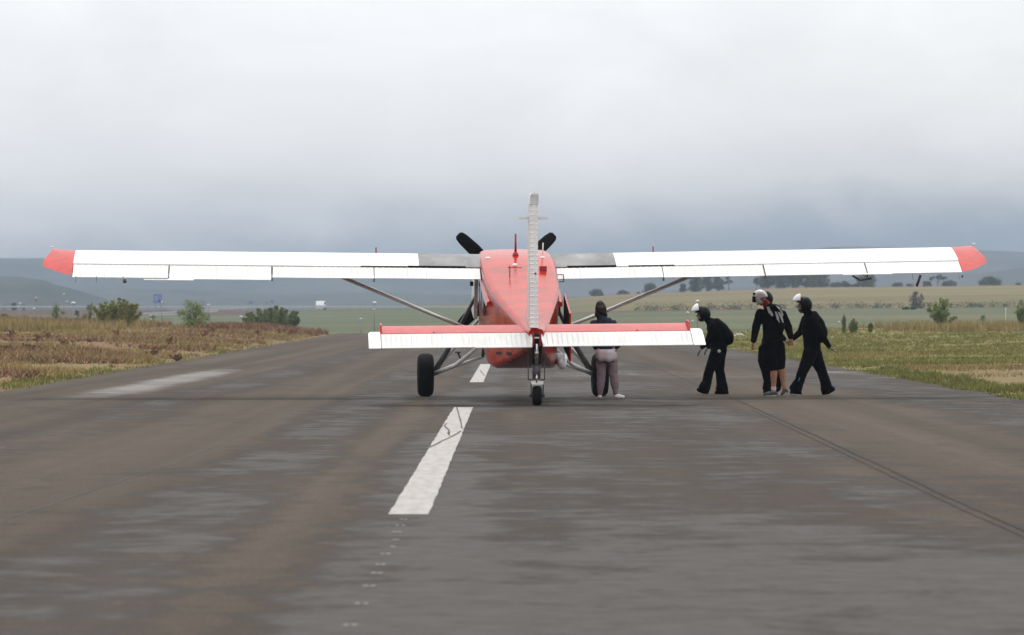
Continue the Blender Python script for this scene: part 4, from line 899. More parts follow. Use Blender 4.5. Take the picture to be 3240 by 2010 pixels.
p3 = fuse('person', b.parts, base, wrinkle=.006); p3.location = base
tag(p3, 'person in white helmet, black jacket and knee-length shorts seen from behind', 'person', 'skydivers walking to the airplane')
hand(p3, b.P(860, 745, -.03), (-.2, 0, -1), (.3, 1, 0), 'skin', .45); hand(p3, b.P(1300, 702, -.04), (.05, 0, -1), (1, .4, 0), 'skin', .7)
hm = shell('helmet', b.P(940, 228, 0), .135, .122, .140, lambda x, y, z: not (x > .45 and -.7 < z < .3) and not (z < -.15 and x < .35 and x < -.35) and z > -.8, 'helmet_white', p3, base, tilt=R(14), yaw=R(155))
MB().box(b.P(868, 250, -.06), (.065, .06, .10)).build('camera_mount', 'helmet_black', hm, loc=-base); MB().box(b.P(872, 185, -.04), (.05, .05, .045)).build('camera_body', 'helmet_black', hm, loc=-base)
MB().tube([b.P(862, 250, -.09), b.P(862, 250, -.14)], .022, 12).build('camera_lens', 'helmet_black', hm, True, loc=-base)
rg = Body(79.2, z6).limb('black_gear', (1075, 350, -.10, .13, .07), (1100, 450, -.14, .155, .085), (1130, 560, -.14, .15, .09), (1120, 640, -.12, .12, .07))
cont = fuse('parachute_container', rg.parts, base, .009, 6, p3, wrinkle=.003)
cb = BVHTree.FromObject(cont, bpy.context.evaluated_depsgraph_get())
def decal(poly, name, m):
    bm = bmesh.new(); fv = [bm.verts.new((x, 0, y)) for x, y in poly]; bm.faces.new(fv); bmesh.ops.triangulate(bm, faces=bm.faces[:]); bmesh.ops.subdivide_edges(bm, edges=bm.edges[:], cuts=4, use_grid_fill=True)
    for v_ in bm.verts:
        p = b.P(v_.co.x, v_.co.z, 0) - base; h = cb.ray_cast(Vector((p.x, -1.2, p.z)), Vector((0, 1, 0)))
        v_.co = (h[0] + Vector((0, -.004, 0))) if h[0] is not None else Vector((p.x, -.16, p.z))
    me = bpy.data.meshes.new(name); bm.to_mesh(me); bm.free(); me.materials.append(MT[m]); o = bpy.data.objects.new(name, me); link(o, cont); return o
decal([(1008, 335), (1040, 335), (1055, 375), (1075, 400), (1088, 438), (1070, 446), (1030, 405)], 'white_chevron', 'mark_white')
decal([(1112, 320), (1140, 325), (1180, 365), (1200, 410), (1208, 438), (1190, 440), (1160, 370)], 'white_chevron', 'mark_white')
decal([(1105, 390), (1122, 392), (1150, 450), (1160, 525), (1125, 480)], 'white_chevron', 'mark_white')
decal([(1136, 392), (1160, 400), (1195, 450), (1207, 522), (1195, 520), (1165, 455)], 'white_chevron', 'mark_white')
boot(b, 'sneaker', p3, base, (1120, 1348), (995, 1360), 'sneaker', .050, 'sole', d=-.05); boot(b, 'sneaker', p3, base, (1245, 1315), (1200, 1362), 'sneaker', .050, 'sole', d=.06)
fuse('sock', [('sock', [(b.P(1096, 1270, -.05), .046, .046), (b.P(1096, 1302, -.05), .046, .046)])], base, .008, 1, p3)

# --- walker hidden behind the one in shorts
b = Body(80.7, z6); base = Vector((b.P(1060, 1345)[0], 80.7, 0))
b.limb('black_suit', (1050, 800, 0, .15, .17), (1060, 680, 0, .14, .16), (1070, 500, 0, .15, .20), (1060, 400, 0, .12, .18), (1040, 345, 0, .075, .09))
b.limb('skin_dark', (1040, 345, 0, .058), (1020, 300, 0, .056)).limb('skin_dark', (1000, 255, 0, .092, .078))
b.limb('black_suit', (1075, 430, -.19, .070), (1120, 600, -.24, .060), (1080, 720, -.20, .045)).limb('black_suit', (1060, 430, .19, .070), (1130, 600, .24, .060), (1230, 715, .20, .045))
b.limb('black_suit', (1005, 830, -.09, .135), (985, 960, -.10, .118), (1005, 1090, -.11, .085), (1030, 1200, -.11, .082), (1020, 1285, -.11, .090))
b.limb('black_suit', (1080, 830, .09, .13), (1105, 970, .10, .105), (1130, 1090, .11, .082), (1145, 1180, .11, .075), (1148, 1250, .11, .080))
p4 = fuse('person', b.parts, base, wrinkle=.006); p4.location = base
tag(p4, 'person in black jumpsuit mostly hidden behind the person in white helmet', 'person', 'skydivers walking to the airplane')
face(b, p4, 1000, 255)
hand(p4, b.P(1075, 728, -.20), (-.3, 0, -.9), (.2, 1, 0), 'glove', .5); hand(p4, b.P(1235, 722, .20), (.6, 0, -.7), (.2, 1, 0), 'glove', .5)
helmet(b, p4, 1000, 243, base, 'helmet_black', visor=False)
boot(b, 'boot', p4, base, (1050, 1325), (985, 1330), 'black_gear', .05, d=-.11); boot(b, 'boot', p4, base, (1165, 1280), (1120, 1325), 'black_gear', .05, d=.11)

# --- rightmost walker in mid stride
b = Body(80.0, z6); base = Vector((b.P(1560, 1360)[0], 80.0, 0))
b.limb('black_suit', (1550, 845, 0, .150, .17), (1545, 740, 0, .155, .165), (1535, 600, 0, .165, .20), (1525, 480, 0, .145, .195), (1505, 415, 0, .09, .10))
b.limb('skin_dark', (1495, 410, 0, .062), (1480, 360, 0, .060)).limb('skin_dark', (1448, 325, 0, .098, .080)).limb('skin_dark', (1425, 368, 0, .062, .058))
b.limb('black_suit', (1545, 480, -.20, .075), (1650, 670, -.27, .064), (1735, 800, -.25, .043)).limb('black_suit', (1480, 475, .19, .075), (1420, 630, .22, .062), (1325, 712, .16, .044))
b.limb('black_suit', (1525, 870, -.09, .135), (1480, 985, -.10, .115), (1435, 1080, -.11, .092), (1400, 1190, -.11, .088), (1350, 1290, -.11, .112))
b.limb('black_suit', (1575, 870, .09, .135), (1620, 990, .10, .112), (1672, 1110, .11, .090), (1705, 1210, .11, .092), (1725, 1300, .11, .110))
p5 = fuse('person', b.parts, base, wrinkle=.007); p5.location = base
tag(p5, 'striding person in black jumpsuit with raised white visor, nearest the right grass verge', 'person', 'skydivers walking to the airplane')
face(b, p5, 1448, 325)
hand(p5, b.P(1740, 808, -.25), (.75, 0, -.65), (.2, 1, 0), 'glove', .3); hand(p5, b.P(1320, 716, .16), (-.7, 0, -.6), (.2, 1, 0), 'skin_dark', .7)
helmet(b, p5, 1455, 312, base, 'helmet_black', tilt=R(4), k=1.02)
rg = Body(80.0, z6).limb('black_gear', (1560, 430, 0, .085, .15), (1620, 530, 0, .11, .17), (1650, 640, 0, .125, .175), (1650, 705, 0, .105, .165)).limb('black_gear', (1600, 745, 0, .07, .13))
fuse('parachute_container', rg.parts, base, .009, 6, p5, wrinkle=.004)
boot(b, 'boot', p5, base, (1400, 1340), (1300, 1335), 'black_gear', .055, 'sole', d=-.11); boot(b, 'boot', p5, base, (1795, 1292), (1680, 1345), 'black_gear', .055, d=.11)
MB().box(b.P(1388, 1180, -.19), (.02, .02, .07), Matrix.Rotation(R(20), 3, 'Y')).build('blue_logo', 'blue_detail', p5, loc=-base)
MB().box(b.P(1808, 1275, .05), (.03, .02, .035)).build('blue_boot_mark', 'blue_detail', p5, loc=-base)

# --- bystander behind the tail plane
b = Body(76.7, z1); base = Vector((b.P(1345, 1435)[0], 76.7, 0))
b.limb('navy', (1338, 1090, 0, .148, .12), (1335, 1030, 0, .155, .125), (1326, 970, 0, .175, .125), (1320, 925, 0, .165, .11), (1308, 895, 0, .085, .08))
b.limb('skin_dark', (1306, 895, 0, .055), (1303, 870, 0, .052)).limb('skin_dark', (1302, 842, 0, .080, .088))
b.limb('navy', (1258, 930, 0, .070), (1246, 1030, .02, .062), (1272, 1090, .18, .048)).limb('navy', (1384, 930, 0, .070), (1424, 1035, .02, .062), (1416, 1085, .16, .048))
b.limb('mauve', (1312, 1120, 0, .098, .105), (1306, 1200, 0, .090), (1308, 1270, 0, .078), (1304, 1340, 0, .070), (1300, 1392, 0, .046))
b.limb('mauve', (1372, 1120, 0, .098, .105), (1382, 1200, 0, .088), (1388, 1270, .01, .076), (1398, 1340, .01, .070), (1402, 1392, .01, .046))
b.limb('skin', (1300, 1388, 0, .034), (1299, 1412, 0, .034)).limb('skin', (1402, 1388, .01, .034), (1404, 1412, .01, .034))
p2 = fuse('person', b.parts, base, wrinkle=.007); p2.location = base
tag(p2, 'person in navy jacket and mauve trousers standing behind the tail plane', 'person')
hand(p2, b.P(1275, 1094, .19), (.3, .9, -.2), (1, 0, 0), 'skin', .7); hand(p2, b.P(1414, 1088, .18), (-.3, .9, -.2), (1, 0, 0), 'skin', .7)
hr = Body(76.7, z1).limb('hair', (1302, 838, -.012, .098, .100)).limb('hair', (1285, 865, -.02, .06, .06), (1290, 885, -.03, .045)).limb('hair', (1322, 862, -.02, .055, .06), (1340, 880, -.02, .03)).limb('hair', (1300, 815, -.02, .075, .07))
fuse('hair', hr.parts, base, .008, 3, p2, wrinkle=.012)
# shirt tied round the hips: an open flared band
V, Fc = [], []; nseg = 40; lev = ((1104, .158, .135), (1125, .172, .155), (1150, .178, .166), (1172, .172, .165))
for k_, (y, rx, ry) in enumerate(lev):
    for j in range(nseg + 1):
        a = math.pi * (-.62) + math.pi * 1.24 * j / nseg; c = b.P(1340, y, 0) - base
        dip = .035 * (k_ / 3) * math.cos(a) + .010 * math.sin(a * 7) * (k_ / 3)
        V.append((c.x + math.sin(a) * rx, c.y - math.cos(a) * ry * (1 + .05 * math.sin(a * 5)), c.z - dip))
for k_ in range(3):
    for j in range(nseg): q = k_ * (nseg + 1) + j; Fc.append((q, q + 1, q + nseg + 2, q + nseg + 1))
sh = mobj('tied_shirt', V, Fc, 'mauve_pale', p2, True); md = sh.modifiers.new('t', 'SOLIDIFY'); md.thickness = .008
boot(b, 'shoe', p2, base, (1297, 1414), (1301, 1422), 'shoe_white', .042); boot(b, 'shoe', p2, base, (1404, 1414), (1455, 1421), 'shoe_white', .040)

# ------------------------------------------------------------------ vegetation
def leaf_cloud(rg, centres, radii, per, size, up=0.0, flat=0.75):
    V = np.empty((0, 3)); 
    n = len(centres) * per
    c = np.repeat(np.array(centres), per, axis=0); rr = np.repeat(np.array(radii), per)[:, None]
    d = rg.normal(size=(n, 3)); d /= np.linalg.norm(d, axis=1)[:, None]; d *= rg.random((n, 1)) ** 0.45
    p = c + d * rr * np.array([1, 1, flat])
    a = rg.normal(size=(n, 3)); a[:, 2] += up; a /= np.linalg.norm(a, axis=1)[:, None]
    b_ = np.cross(a, rg.normal(size=(n, 3))); b_ /= np.linalg.norm(b_, axis=1)[:, None]
    L = size * (0.6 + 0.8 * rg.random((n, 1))); w = L * (0.34 + .2 * rg.random((n, 1)))
    v = np.stack([p - a * L / 2, p + b_ * w / 2, p + a * L / 2, p - b_ * w / 2], axis=1).reshape(-1, 3)
    f = np.arange(n * 4).reshape(-1, 4)
    return v, f
def np_mesh(name, v, f, m, parent=None):
    me = bpy.data.meshes.new(name); nv, nf, k = len(v), len(f), f.shape[1]
    me.vertices.add(nv); me.vertices.foreach_set('co', np.ascontiguousarray(v, dtype=np.float32).ravel())
    me.loops.add(nf * k); me.loops.foreach_set('vertex_index', np.ascontiguousarray(f, dtype=np.int32).ravel())
    me.polygons.add(nf); me.polygons.foreach_set('loop_start', np.arange(nf, dtype=np.int32) * k)
    me.update(calc_edges=True); me.materials.append(MT[m]); o = bpy.data.objects.new(name, me); link(o, parent); return o
TREES = [0]
def tree(name, label, px, D, wpx, ytop, ybot, leaf, cat='tree', group=None, style='round', leaf_size=None, dens=1.0, on_ground=True, stem=None):
    """a plant placed by its column, distance, pixel width and the rows of its top and foot"""
    TREES[0] += 1; rg = np.random.default_rng(100 + TREES[0]); k = D / F
    x = (px - CX) * k; wd = wpx * k; zt = EYE + (HY - ytop) * k; zb = height(x, D) - .02
    if not on_ground: zb = min(zb, EYE + (HY - ybot) * k)
    h = max(zt - zb, wd * .3); root = empty(name, (x, D, zb)); tag(root, label, cat, group)
    ls = leaf_size or max(.05, 2.1 * k)
    cs, rs = [], []; tr = MB()
    if style == 'round' or style == 'oak':
        n = 30 if style == 'round' else 46
        z0 = .06 if style == 'round' else .10
        for i in range(n):
            a = rg.random() * 2 * math.pi; q = rg.random() ** .5; t = rg.random()
            prof = math.sin(math.pi * (.22 + .70 * t)) ** .7
            cs.append((math.cos(a) * q * wd * .40 * prof, math.sin(a) * q * wd * .40 * prof, h * (z0 + (1 - z0 - .10) * t))); rs.append(wd * (.12 + .08 * rg.random()))
        tr.tube([(0, 0, -.05), (wd * .02, 0, h * .3), (-wd * .03, 0, h * .65)], [max(.03, h * .035), h * .025, h * .01], 7)
        for i in range(0, n, 4): tr.tube([(0, 0, h * .25), tuple(np.array(cs[i]) * .6 + np.array((0, 0, h * .1))), cs[i]], [h * .018, h * .012, h * .006], 5)
    elif style == 'shrub':      # many upright shoots, ragged top
        for i in range(46):
            a = rg.random() * 2 * math.pi; q = rg.random() ** .5; bx, by = math.cos(a) * q * wd * .36, math.sin(a) * q * wd * .30
            hh = h * (0.60 + .42 * rg.random()) * (1 - .38 * abs(bx) / (wd * .5)); tip = (bx * 1.25, by * 1.25, hh)
            if i % 2 == 0: tr.tube([(bx * .35, by * .35, -.05), (bx * .8, by * .8, hh * .5), tip], [.022, .015, .006], 4)
            for t in (.12, .3, .48, .66, .84, .97): cs.append((bx * (.6 + .65 * t), by * (.6 + .65 * t), hh * t)); rs.append(wd * .085 * (1.15 - .75 * t))
    elif style == 'loose':      # open bush with visible stems
        for i in range(22):
            a = rg.random() * 2 * math.pi; q = rg.random() ** .6; tip = np.array((math.cos(a) * q * wd * .47, math.sin(a) * q * wd * .47, h * (.35 + .6 * rg.random() * (1.1 - q * .5))))
            tr.tube([(0, 0, -.05), tuple(tip * (.5, .5, .55)), tuple(tip)], [.028, .018, .006], 5)
            for t in (.55, .7, .85, 1.0): cs.append(tuple(tip * (t, t, t ** .8) + rg.normal(size=3) * wd * .03)); rs.append(wd * .085)
    elif style == 'umbrella':
        for bx, bz, bw in ((-.30, .80, .15), (.10, .90, .20), (.30, .80, .17), (.0, .84, .17)):
            tr.tube([(0, 0, -.1), (0, 0, h * .35), (bx * wd * .6, 0, h * .62), (bx * wd, 0, h * bz * .95)], [h * .03, h * .025, h * .018, h * .008], 6)
            for i in range(7): cs.append((bx * wd + rg.normal() * wd * .06, rg.normal() * wd * .1, h * bz + rg.normal() * h * .05)); rs.append(bw * wd * .62)
    elif style == 'tall':       # pine-like: long trunk, layered crown
        tr.tube([(0, 0, -.1), (wd * .03, 0, h * .5), (0, 0, h * .95)], [h * .022, h * .016, h * .006], 7)
        for i in range(20):
            t = .38 + .6 * rg.random(); a = rg.random() * 2 * math.pi; q = wd * .42 * (1.15 - t) / .8 * rg.random() ** .4 + wd * .05
            cs.append((math.cos(a) * q, math.sin(a) * q, h * t)); rs.append(wd * .17); tr.tube([(0, 0, h * (t - .06)), cs[-1]], [h * .008, h * .004], 4)
    tr.build(stem or 'trunk', 'bark' if style != 'tall' else 'bark', root)
    per = int(max(14, dens * 26 * min(3.2, (np.mean(rs) / ls) ** 1.35)))
    v, f = leaf_cloud(rg, cs, rs, per, ls); v[:, 2] = np.maximum(v[:, 2], .02)
    np_mesh('crown', v, f, leaf, root); return root

SH = 'shrubs on the left crest'
tree('shrub', 'largest olive-green willowy shrub on the left grass crest', 372, 292, 176, 944, 1040, 'leaf_a', 'shrub', SH, 'shrub', .10, 2.0)
tree('shrub', 'dense green shrub right of the blue road sign', 613, 300, 122, 953, 1042, 'leaf_b', 'shrub', SH, 'round', .10, 2.2)
tree('shrub', 'wide grey-green shrub nearest the left runway edge', 856, 335, 215, 966, 1044, 'leaf_c', 'shrub', SH, 'shrub', .12, 1.9, False)
tree('shrub', 'hazy bush between the lamp posts at far left', 182, 430, 72, 951, 1018, 'leaf_c', 'shrub', SH, 'round', .18)
tree('shrub', 'pale bush at the left foot of the largest shrub', 288, 420, 46, 950, 1020, 'leaf_c', 'shrub', SH, 'round', .17)
tree('shrub', 'small yellow-green bush low beside the largest shrub', 268, 320, 26, 992, 1022, 'weed', 'shrub', SH, 'round', .10, .7)
tree('shrub', 'small dark bush under the motorway rail at far left', 245, 620, 28, 978, 1000, 'leaf_oak', 'shrub', SH, 'round', .2)
tree('shrub', 'low dark bush at the left picture edge', 18, 310, 50, 995, 1020, 'leaf_oak', 'shrub', SH, 'round', .11, .6)
tree('shrub', 'low green bush in the red weeds at far left', 84, 310, 36, 1000, 1022, 'leaf_a', 'shrub', SH, 'round', .11, .6)
tree('shrub', 'faint bush between the blue sign and the dense shrub', 482, 480, 30, 990, 1018, 'leaf_c', 'shrub', SH, 'round', .2)
tree('tree', 'small tree above the motorway rail at far left', 43, 1060, 30, 952, 972, 'leaf_oak', 'tree', 'trees beyond the motorway', 'round')
tree('tree', 'tiny yellowish tree at the left picture edge', 14, 1060, 12, 962, 972, 'leaf_a', 'tree', 'trees beyond the motorway', 'round')
tree('tree', 'tiny dark tree beyond the motorway beside a lamp', 76, 1070, 12, 962, 972, 'leaf_oak', 'tree', 'trees beyond the motorway', 'round')
VR = 'shrubs beside the right verge'
tree('shrub', 'open green bush with visible stems in tall grass at right', 2976, 282, 106, 940, 1028, 'leaf_b', 'shrub', VR, 'loose', .12, 1.0)
tree('shrub', 'leafy green bush cut by the right picture edge', 3232, 285, 62, 942, 1024, 'leaf_b', 'shrub', VR, 'loose', .11, 1.5)
tree('weed_plant', 'tall yellow-green weed right of the walkers', 2670, 262, 16, 992, 1044, 'weed', 'weed', VR, 'shrub', .07, .35)
tree('weed_plant', 'broad yellow-green weed clump right of the walkers', 2700, 264, 34, 1008, 1044, 'weed', 'weed', VR, 'shrub', .08, .5)
tree('weed_plant', 'small yellow-green weed standing alone on the right crest', 2754, 266, 18, 1018, 1044, 'weed', 'weed', VR, 'shrub', .07, .4)
tree('tree', 'bare hazy tree in the valley field behind the open bush', 2900, 760, 60, 920, 996, 'leaf_dead', 'tree', None, 'round', .30, .55)
tree('brush_pile', 'dark round brush pile at the foot of the bare hazy tree', 2866, 752, 28, 980, 998, 'brush', 'brush pile', None, 'round', .22)
tree('brush_pile', 'low dark brush right of the round brush pile', 2888, 750, 20, 991, 998, 'brush', 'brush pile', None, 'round', .2)
tree('shrub', 'faint grey bush low in the valley field at right', 3110, 560, 24, 995, 1018, 'leaf_c', 'shrub', VR, 'round', .2, .5)
HT_ = 'trees on the stubble hill crest'; DC = 1400
rowt = [
    ('tree', 'leftmost round bush on the crest just right of the fuselage', 1888, 50, 917, 'leaf_oak', 'round'), ('tree', 'second low bush on the crest right of the fuselage', 1970, 40, 921, 'leaf_oak', 'round'),
    ('tree', 'tiny bush left of the round tree above the strut', 2019, 13, 925, 'leaf_pine', 'round'), ('tree', 'round-topped tree beside the right wing strut', 2057, 48, 897, 'leaf_oak', 'oak'),
    ('tree', 'small dark tree just right of the wing strut', 2161, 26, 897, 'leaf_oak', 'oak'), ('tree', 'tall leftmost tree of the grove above the first walker', 2198, 42, 870, 'leaf_pine', 'oak'),
    ('tree', 'tall middle tree of the grove above the first walker', 2236, 44, 862, 'leaf_pine', 'oak'), ('tree', 'tall right tree of the grove above the first walker', 2272, 40, 866, 'leaf_pine', 'oak'),
    ('tree', 'thin-trunked pine at the right end of the first grove', 2306, 26, 858, 'leaf_pine', 'tall'), ('tree', 'slender tree left of the long grove behind the white helmet', 2394, 28, 880, 'leaf_pine', 'tall'),
    ('tree', 'first tree of the long grove behind the white helmet', 2428, 48, 862, 'leaf_pine', 'oak'), ('tree', 'second tree of the long grove behind the white helmet', 2468, 52, 855, 'leaf_pine', 'oak'),
    ('tree', 'third tree of the long grove behind the helmets', 2508, 50, 852, 'leaf_pine', 'oak'), ('tree', 'fourth tree of the long grove above the rightmost helmet', 2550, 52, 856, 'leaf_oak', 'oak'),
    ('tree', 'large dark tree at the right end of the long grove', 2600, 68, 856, 'leaf_oak', 'oak'), ('tree', 'low bush right of the long grove', 2645, 34, 894, 'leaf_pine', 'round'),
    ('tree', 'small dark tree between the long grove and the round tree', 2676, 26, 889, 'leaf_oak', 'oak'), ('tree', 'low scrub left of the large round tree', 2706, 26, 899, 'leaf_oak', 'round'),
    ('tree', 'large round solitary tree under the right aileron', 2741, 72, 862, 'leaf_oak', 'oak'), ('tree', 'dark low bush at the foot of the large round tree', 2757, 22, 904, 'leaf_oak', 'round'),
    ('tree', 'low bush left of the hanging balance rod', 2842, 40, 899, 'leaf_pine', 'round'), ('tree', 'low pale bush right of the hanging balance rod', 2878, 26, 901, 'leaf_pine', 'round'),
    ('tree', 'dark bush left of the umbrella-shaped tree', 2934, 34, 891, 'leaf_oak', 'round'), ('tree', 'umbrella-shaped tree with bare trunk near the wing tip', 2967, 52, 873, 'leaf_oak', 'umbrella'),
    ('tree', 'low brownish bush right of the umbrella-shaped tree', 3004, 50, 897, 'leaf_oak', 'round'), ('tree', 'broad low tree below the right wing tip', 3134, 78, 880, 'leaf_oak', 'round'),
    ('tree', 'tiny bush on the crest at the right picture edge', 3222, 20, 896, 'leaf_oak', 'round')]
for i, (nm, lb, px, wpx, yt, lf, stl) in enumerate(rowt):
    D = DC - 15 + (i * 37) % 40
    if stl == 'round' and 'bush' in lb or 'scrub' in lb: nm = 'bush'
    tree(nm, lb, px, D, wpx * (1.3 if 'grove' in lb and stl == 'oak' else 1.08), yt, 0, lf, 'bush' if nm == 'bush' else 'tree', HT_, stl, .42, 1.3)
# hedge along the foot of the stubble hill
rg = np.random.default_rng(7); cs, rs = [], []
for i in range(260):
    x = rg.uniform(22, 118); y = 803 + rg.normal() * 3; hgt = .5 + 1.0 * rg.random() ** 2; cs.append((x, y, height(x, y) + hgt * .5)); rs.append(.6 + hgt * .4)
v_, f_ = leaf_cloud(rg, cs, rs, 26, .3); hed = np_mesh('hedge_scrub', v_, f_, 'leaf_oak'); tag(hed, 'dark scrub along the foot of the stubble hill', 'scrub', kind='stuff')

# verge grass and weeds, thinning out with distance
def tufts(name, label, m, n, area, hgt, wid, blades, seed, cond, lean=.5):
    rg = np.random.default_rng(seed); P = []
    while len(P) < n:
        s_ = 1 / rg.uniform(1 / area[3], 1 / area[2]); a = rg.uniform(area[0], area[1]); x, y = a * s_, s_
        if cond(x, y, rg): P.append((x, y, height(x, y)))
    P = np.repeat(np.array(P), blades, axis=0); k = len(P)
    P[:, :2] += rg.normal(size=(k, 2)) * .06
    ang = rg.random(k) * 2 * math.pi; h_ = hgt * (0.45 + .9 * rg.random(k)); w_ = wid * (.6 + .8 * rg.random(k)) * (1 + P[:, 1] / 260)
    dx = np.cos(ang) * w_ / 2; dy = np.sin(ang) * w_ / 2; lx = rg.normal(size=k) * lean * h_; ly = rg.normal(size=k) * lean * h_
    V = np.empty((k, 3, 3)); V[:, 0] = P + np.stack([dx, dy, np.full(k, -.02)], 1); V[:, 1] = P - np.stack([dx, dy, np.full(k, .02)], 1); V[:, 2] = P + np.stack([lx, ly, h_], 1)
    o = np_mesh(name, V.reshape(-1, 3), np.arange(k * 3).reshape(-1, 3), m); return tag(o, label, 'grass', kind='stuff')
def outside(x, y): return max(edge_l(y) - x, x - edge_r(y))
def nz(x, y, s, o=0): return mnoise.noise((x * s, y * s * .6, o))
tufts('straw_grass', 'dry straw-coloured grass on the left verge', 'straw', 12000, (-.2, -.03, 66, 320), .17, .020, 7, 1, lambda x, y, r: outside(x, y) > .6 and x < 0 and nz(x, y, .12, 1) + .35 * nz(x, y, .5, 2) + .25 * sst(150, 290, y) > r.random() * .5)
tufts('rusty_weeds', 'rust-brown dry weeds on the left verge', 'redweed', 13000, (-.2, -.03, 66, 318), .17, .030, 6, 2, lambda x, y, r: outside(x, y) > .9 and x < 0 and nz(x, y, .15, 5) > r.random() * .45 - .12, .9)
tufts('green_grass', 'green grass tufts along the left runway edge', 'grass', 2600, (-.15, -.03, 66, 315), .09, .020, 6, 3, lambda x, y, r: -.12 + .2 * nz(x, y, .5, 32) < outside(x, y) and x < 0 and (outside(x, y) < .9 or nz(x, y, .2, 9) > .2) and r.random() < .35 + nz(x, y, .4, 2))
tufts('green_grass', 'green and yellow grass on the right verge', 'grass', 19000, (.025, .2, 62, 325), .10, .020, 7, 4, lambda x, y, r: outside(x, y) > -.12 + .2 * nz(x, y, .5, 31) and x > 0 and (outside(x, y) < 1.1 + .5 * nz(x, y, .4, 3) or y > 128 + 25 * nz(x, y, .1, 4)) and r.random() < .5 + nz(x, y, .3, 11))
tufts('straw_grass', 'dry straw grass in the right meadow', 'straw', 5000, (.03, .15, 95, 325), .09, .018, 6, 5, lambda x, y, r: outside(x, y) > 1.0 and x > 0 and nz(x, y, .15, 21) > r.random() * .4 - .05)
tufts('tall_straw_grass', 'tall pale straw grass on the crests', 'straw', 2600, (-.15, .15, 240, 312), .50, .030, 8, 6, lambda x, y, r: (x > 23.5 + 3 * nz(x, y, .1, 1) and y > 262) or (x < -23 and nz(x, y, .2, 8) > -.1), .25)
tufts('rusty_weeds', 'rust-brown weeds on the crest edges', 'redweed', 2200, (-.15, -.035, 285, 318), .38, .035, 7, 8, lambda x, y, r: outside(x, y) > .5 and nz(x, y, .2, 15) > .0, .6)
# separate dark dry docks standing out of the left verge
DOCK = []
for i, (px, py) in enumerate(((20, 1120), (100, 1122), (118, 1085), (30, 1070), (150, 1075), (205, 1103), (370, 1067), (535, 1098), (485, 1127), (815, 1066), (915, 1065), (672, 1056), (560, 1152), (650, 1072))):
    D = 290.0
    for q in range(40):        # march to the ground under that pixel
        D = 60 + q * 6.0; x = (px - CX) * D / F
        if EYE + (HY - py) * D / F <= height(x, D): break
    rg = np.random.default_rng(60 + i); root = empty('dock_plant', (x, D, height(x, D)))
    cs = [(rg.normal() * .10, rg.normal() * .10, .06 + .26 * rg.random()) for _ in range(12)]
    st_ = MB()
    for c_ in cs[::2]: st_.tube([(0, 0, -.02), tuple(np.array(c_) * (.6, .6, .7)), c_], [.008, .006, .004], 4)
    st_.build('stem', 'bark', root); v_, f_ = leaf_cloud(rg, cs, [.07] * 12, 26, .07); v_[:, 2] = np.maximum(v_[:, 2], .01); np_mesh('leaves', v_, f_, 'redweed', root)
    DOCK.append((px, root))

ORD = ['leftmost', 'second', 'third', 'fourth', 'fifth', 'sixth', 'seventh', 'eighth', 'ninth', 'tenth', 'eleventh', 'twelfth', 'thirteenth', 'rightmost']
for i, (px, o) in enumerate(sorted(DOCK, key=lambda q: q[0])):
    tag(o, '%s dark rust-brown dry weed%s on the left verge' % (ORD[i], '' if i in (0, 13) else ' from the left'), 'weed', 'dry weeds on the left verge')

# ------------------------------------------------------------------ lamps, signs, guard rails, van, rubble
def lamp(px, ytop, D, wpx, label, cam_box=False):
    k = D / F; x = (px - CX) * k; zt = EYE + (HY - ytop) * k; zb = height(x, D); h = max(zt - zb, .5); r = max(.10, wpx * k / 2)
    root = empty('street_lamp', (x, D, zb)); tag(root, label, 'street lamp', 'white-domed lamps in the valley')
    MB().tube([(0, 0, -.1), (0, 0, h * .6), (0, 0, h - .02)], [.06, .045, .035], 8).build('pole', 'pole', root, True)
    MB().lathe((0, 0, h - r * .5), [(r, 0), (r * .98, r * .12), (r * .8, r * .34), (r * .45, r * .47), (r * .05, r * .5)], 'z', 16).build('dome', 'lamp_white', root, True)
    MB().lathe((0, 0, h - r * .95), [(r * .3, 0), (r * .55, r * .2), (r * .6, r * .44)], 'z', 14).build('lantern', 'pole', root, True)
for a in ((202, 929, 560, 7, 'white-domed lamp floating highest above the far left trees'), (212, 953, 600, 8, 'white-domed lamp just left of the largest far left lamp'), (232, 956, 380, 14, 'largest white-domed lamp at far left on a thin pole'),
          (64, 958, 520, 8, 'upper white-domed lamp near the left picture edge'), (61, 968, 560, 8, 'lower white-domed lamp near the left picture edge'), (108, 975, 560, 9, 'white-domed lamp under the grey sign back at far left'),
          (257, 1011, 400, 6, 'low white-domed lamp left of the largest shrub'), (478, 1008, 420, 5, 'small white-domed lamp between the two big shrubs'), (763, 1000, 400, 9, 'white-domed lamp left of the wide grey-green shrub'),
          (947, 1006, 400, 9, 'white-domed lamp right of the wide grey-green shrub'), (1142, 1007, 400, 8, 'short white-domed lamp left of the tail plane'), (1185, 955, 420, 14, 'tall white-domed lamp under the left wing strut'),
          (1184, 977, 560, 8, 'lower white-domed lamp behind the tall strut-side lamp'), (2207, 950, 400, 13, 'tall white-domed lamp above the first walker'), (2176, 987, 450, 9, 'white-domed lamp left of the tall lamp above the first walker'),
          (2191, 1014, 420, 8, 'low white-domed lamp beside the first walker'), (2655, 1017, 400, 7, 'low white-domed lamp right of the rightmost walker'), (512, 954, 760, 8, 'white-domed lamp between the legs of the blue sign'),
          (660, 963, 760, 9, 'white-domed lamp right of the grey gantry back')):
    lamp(*a)
k = 290 / F; root = empty('marker_post', ((3182 - CX) * k, 290, height((3182 - CX) * k, 290))); tag(root, 'thin pale post standing near the right picture edge', 'post')
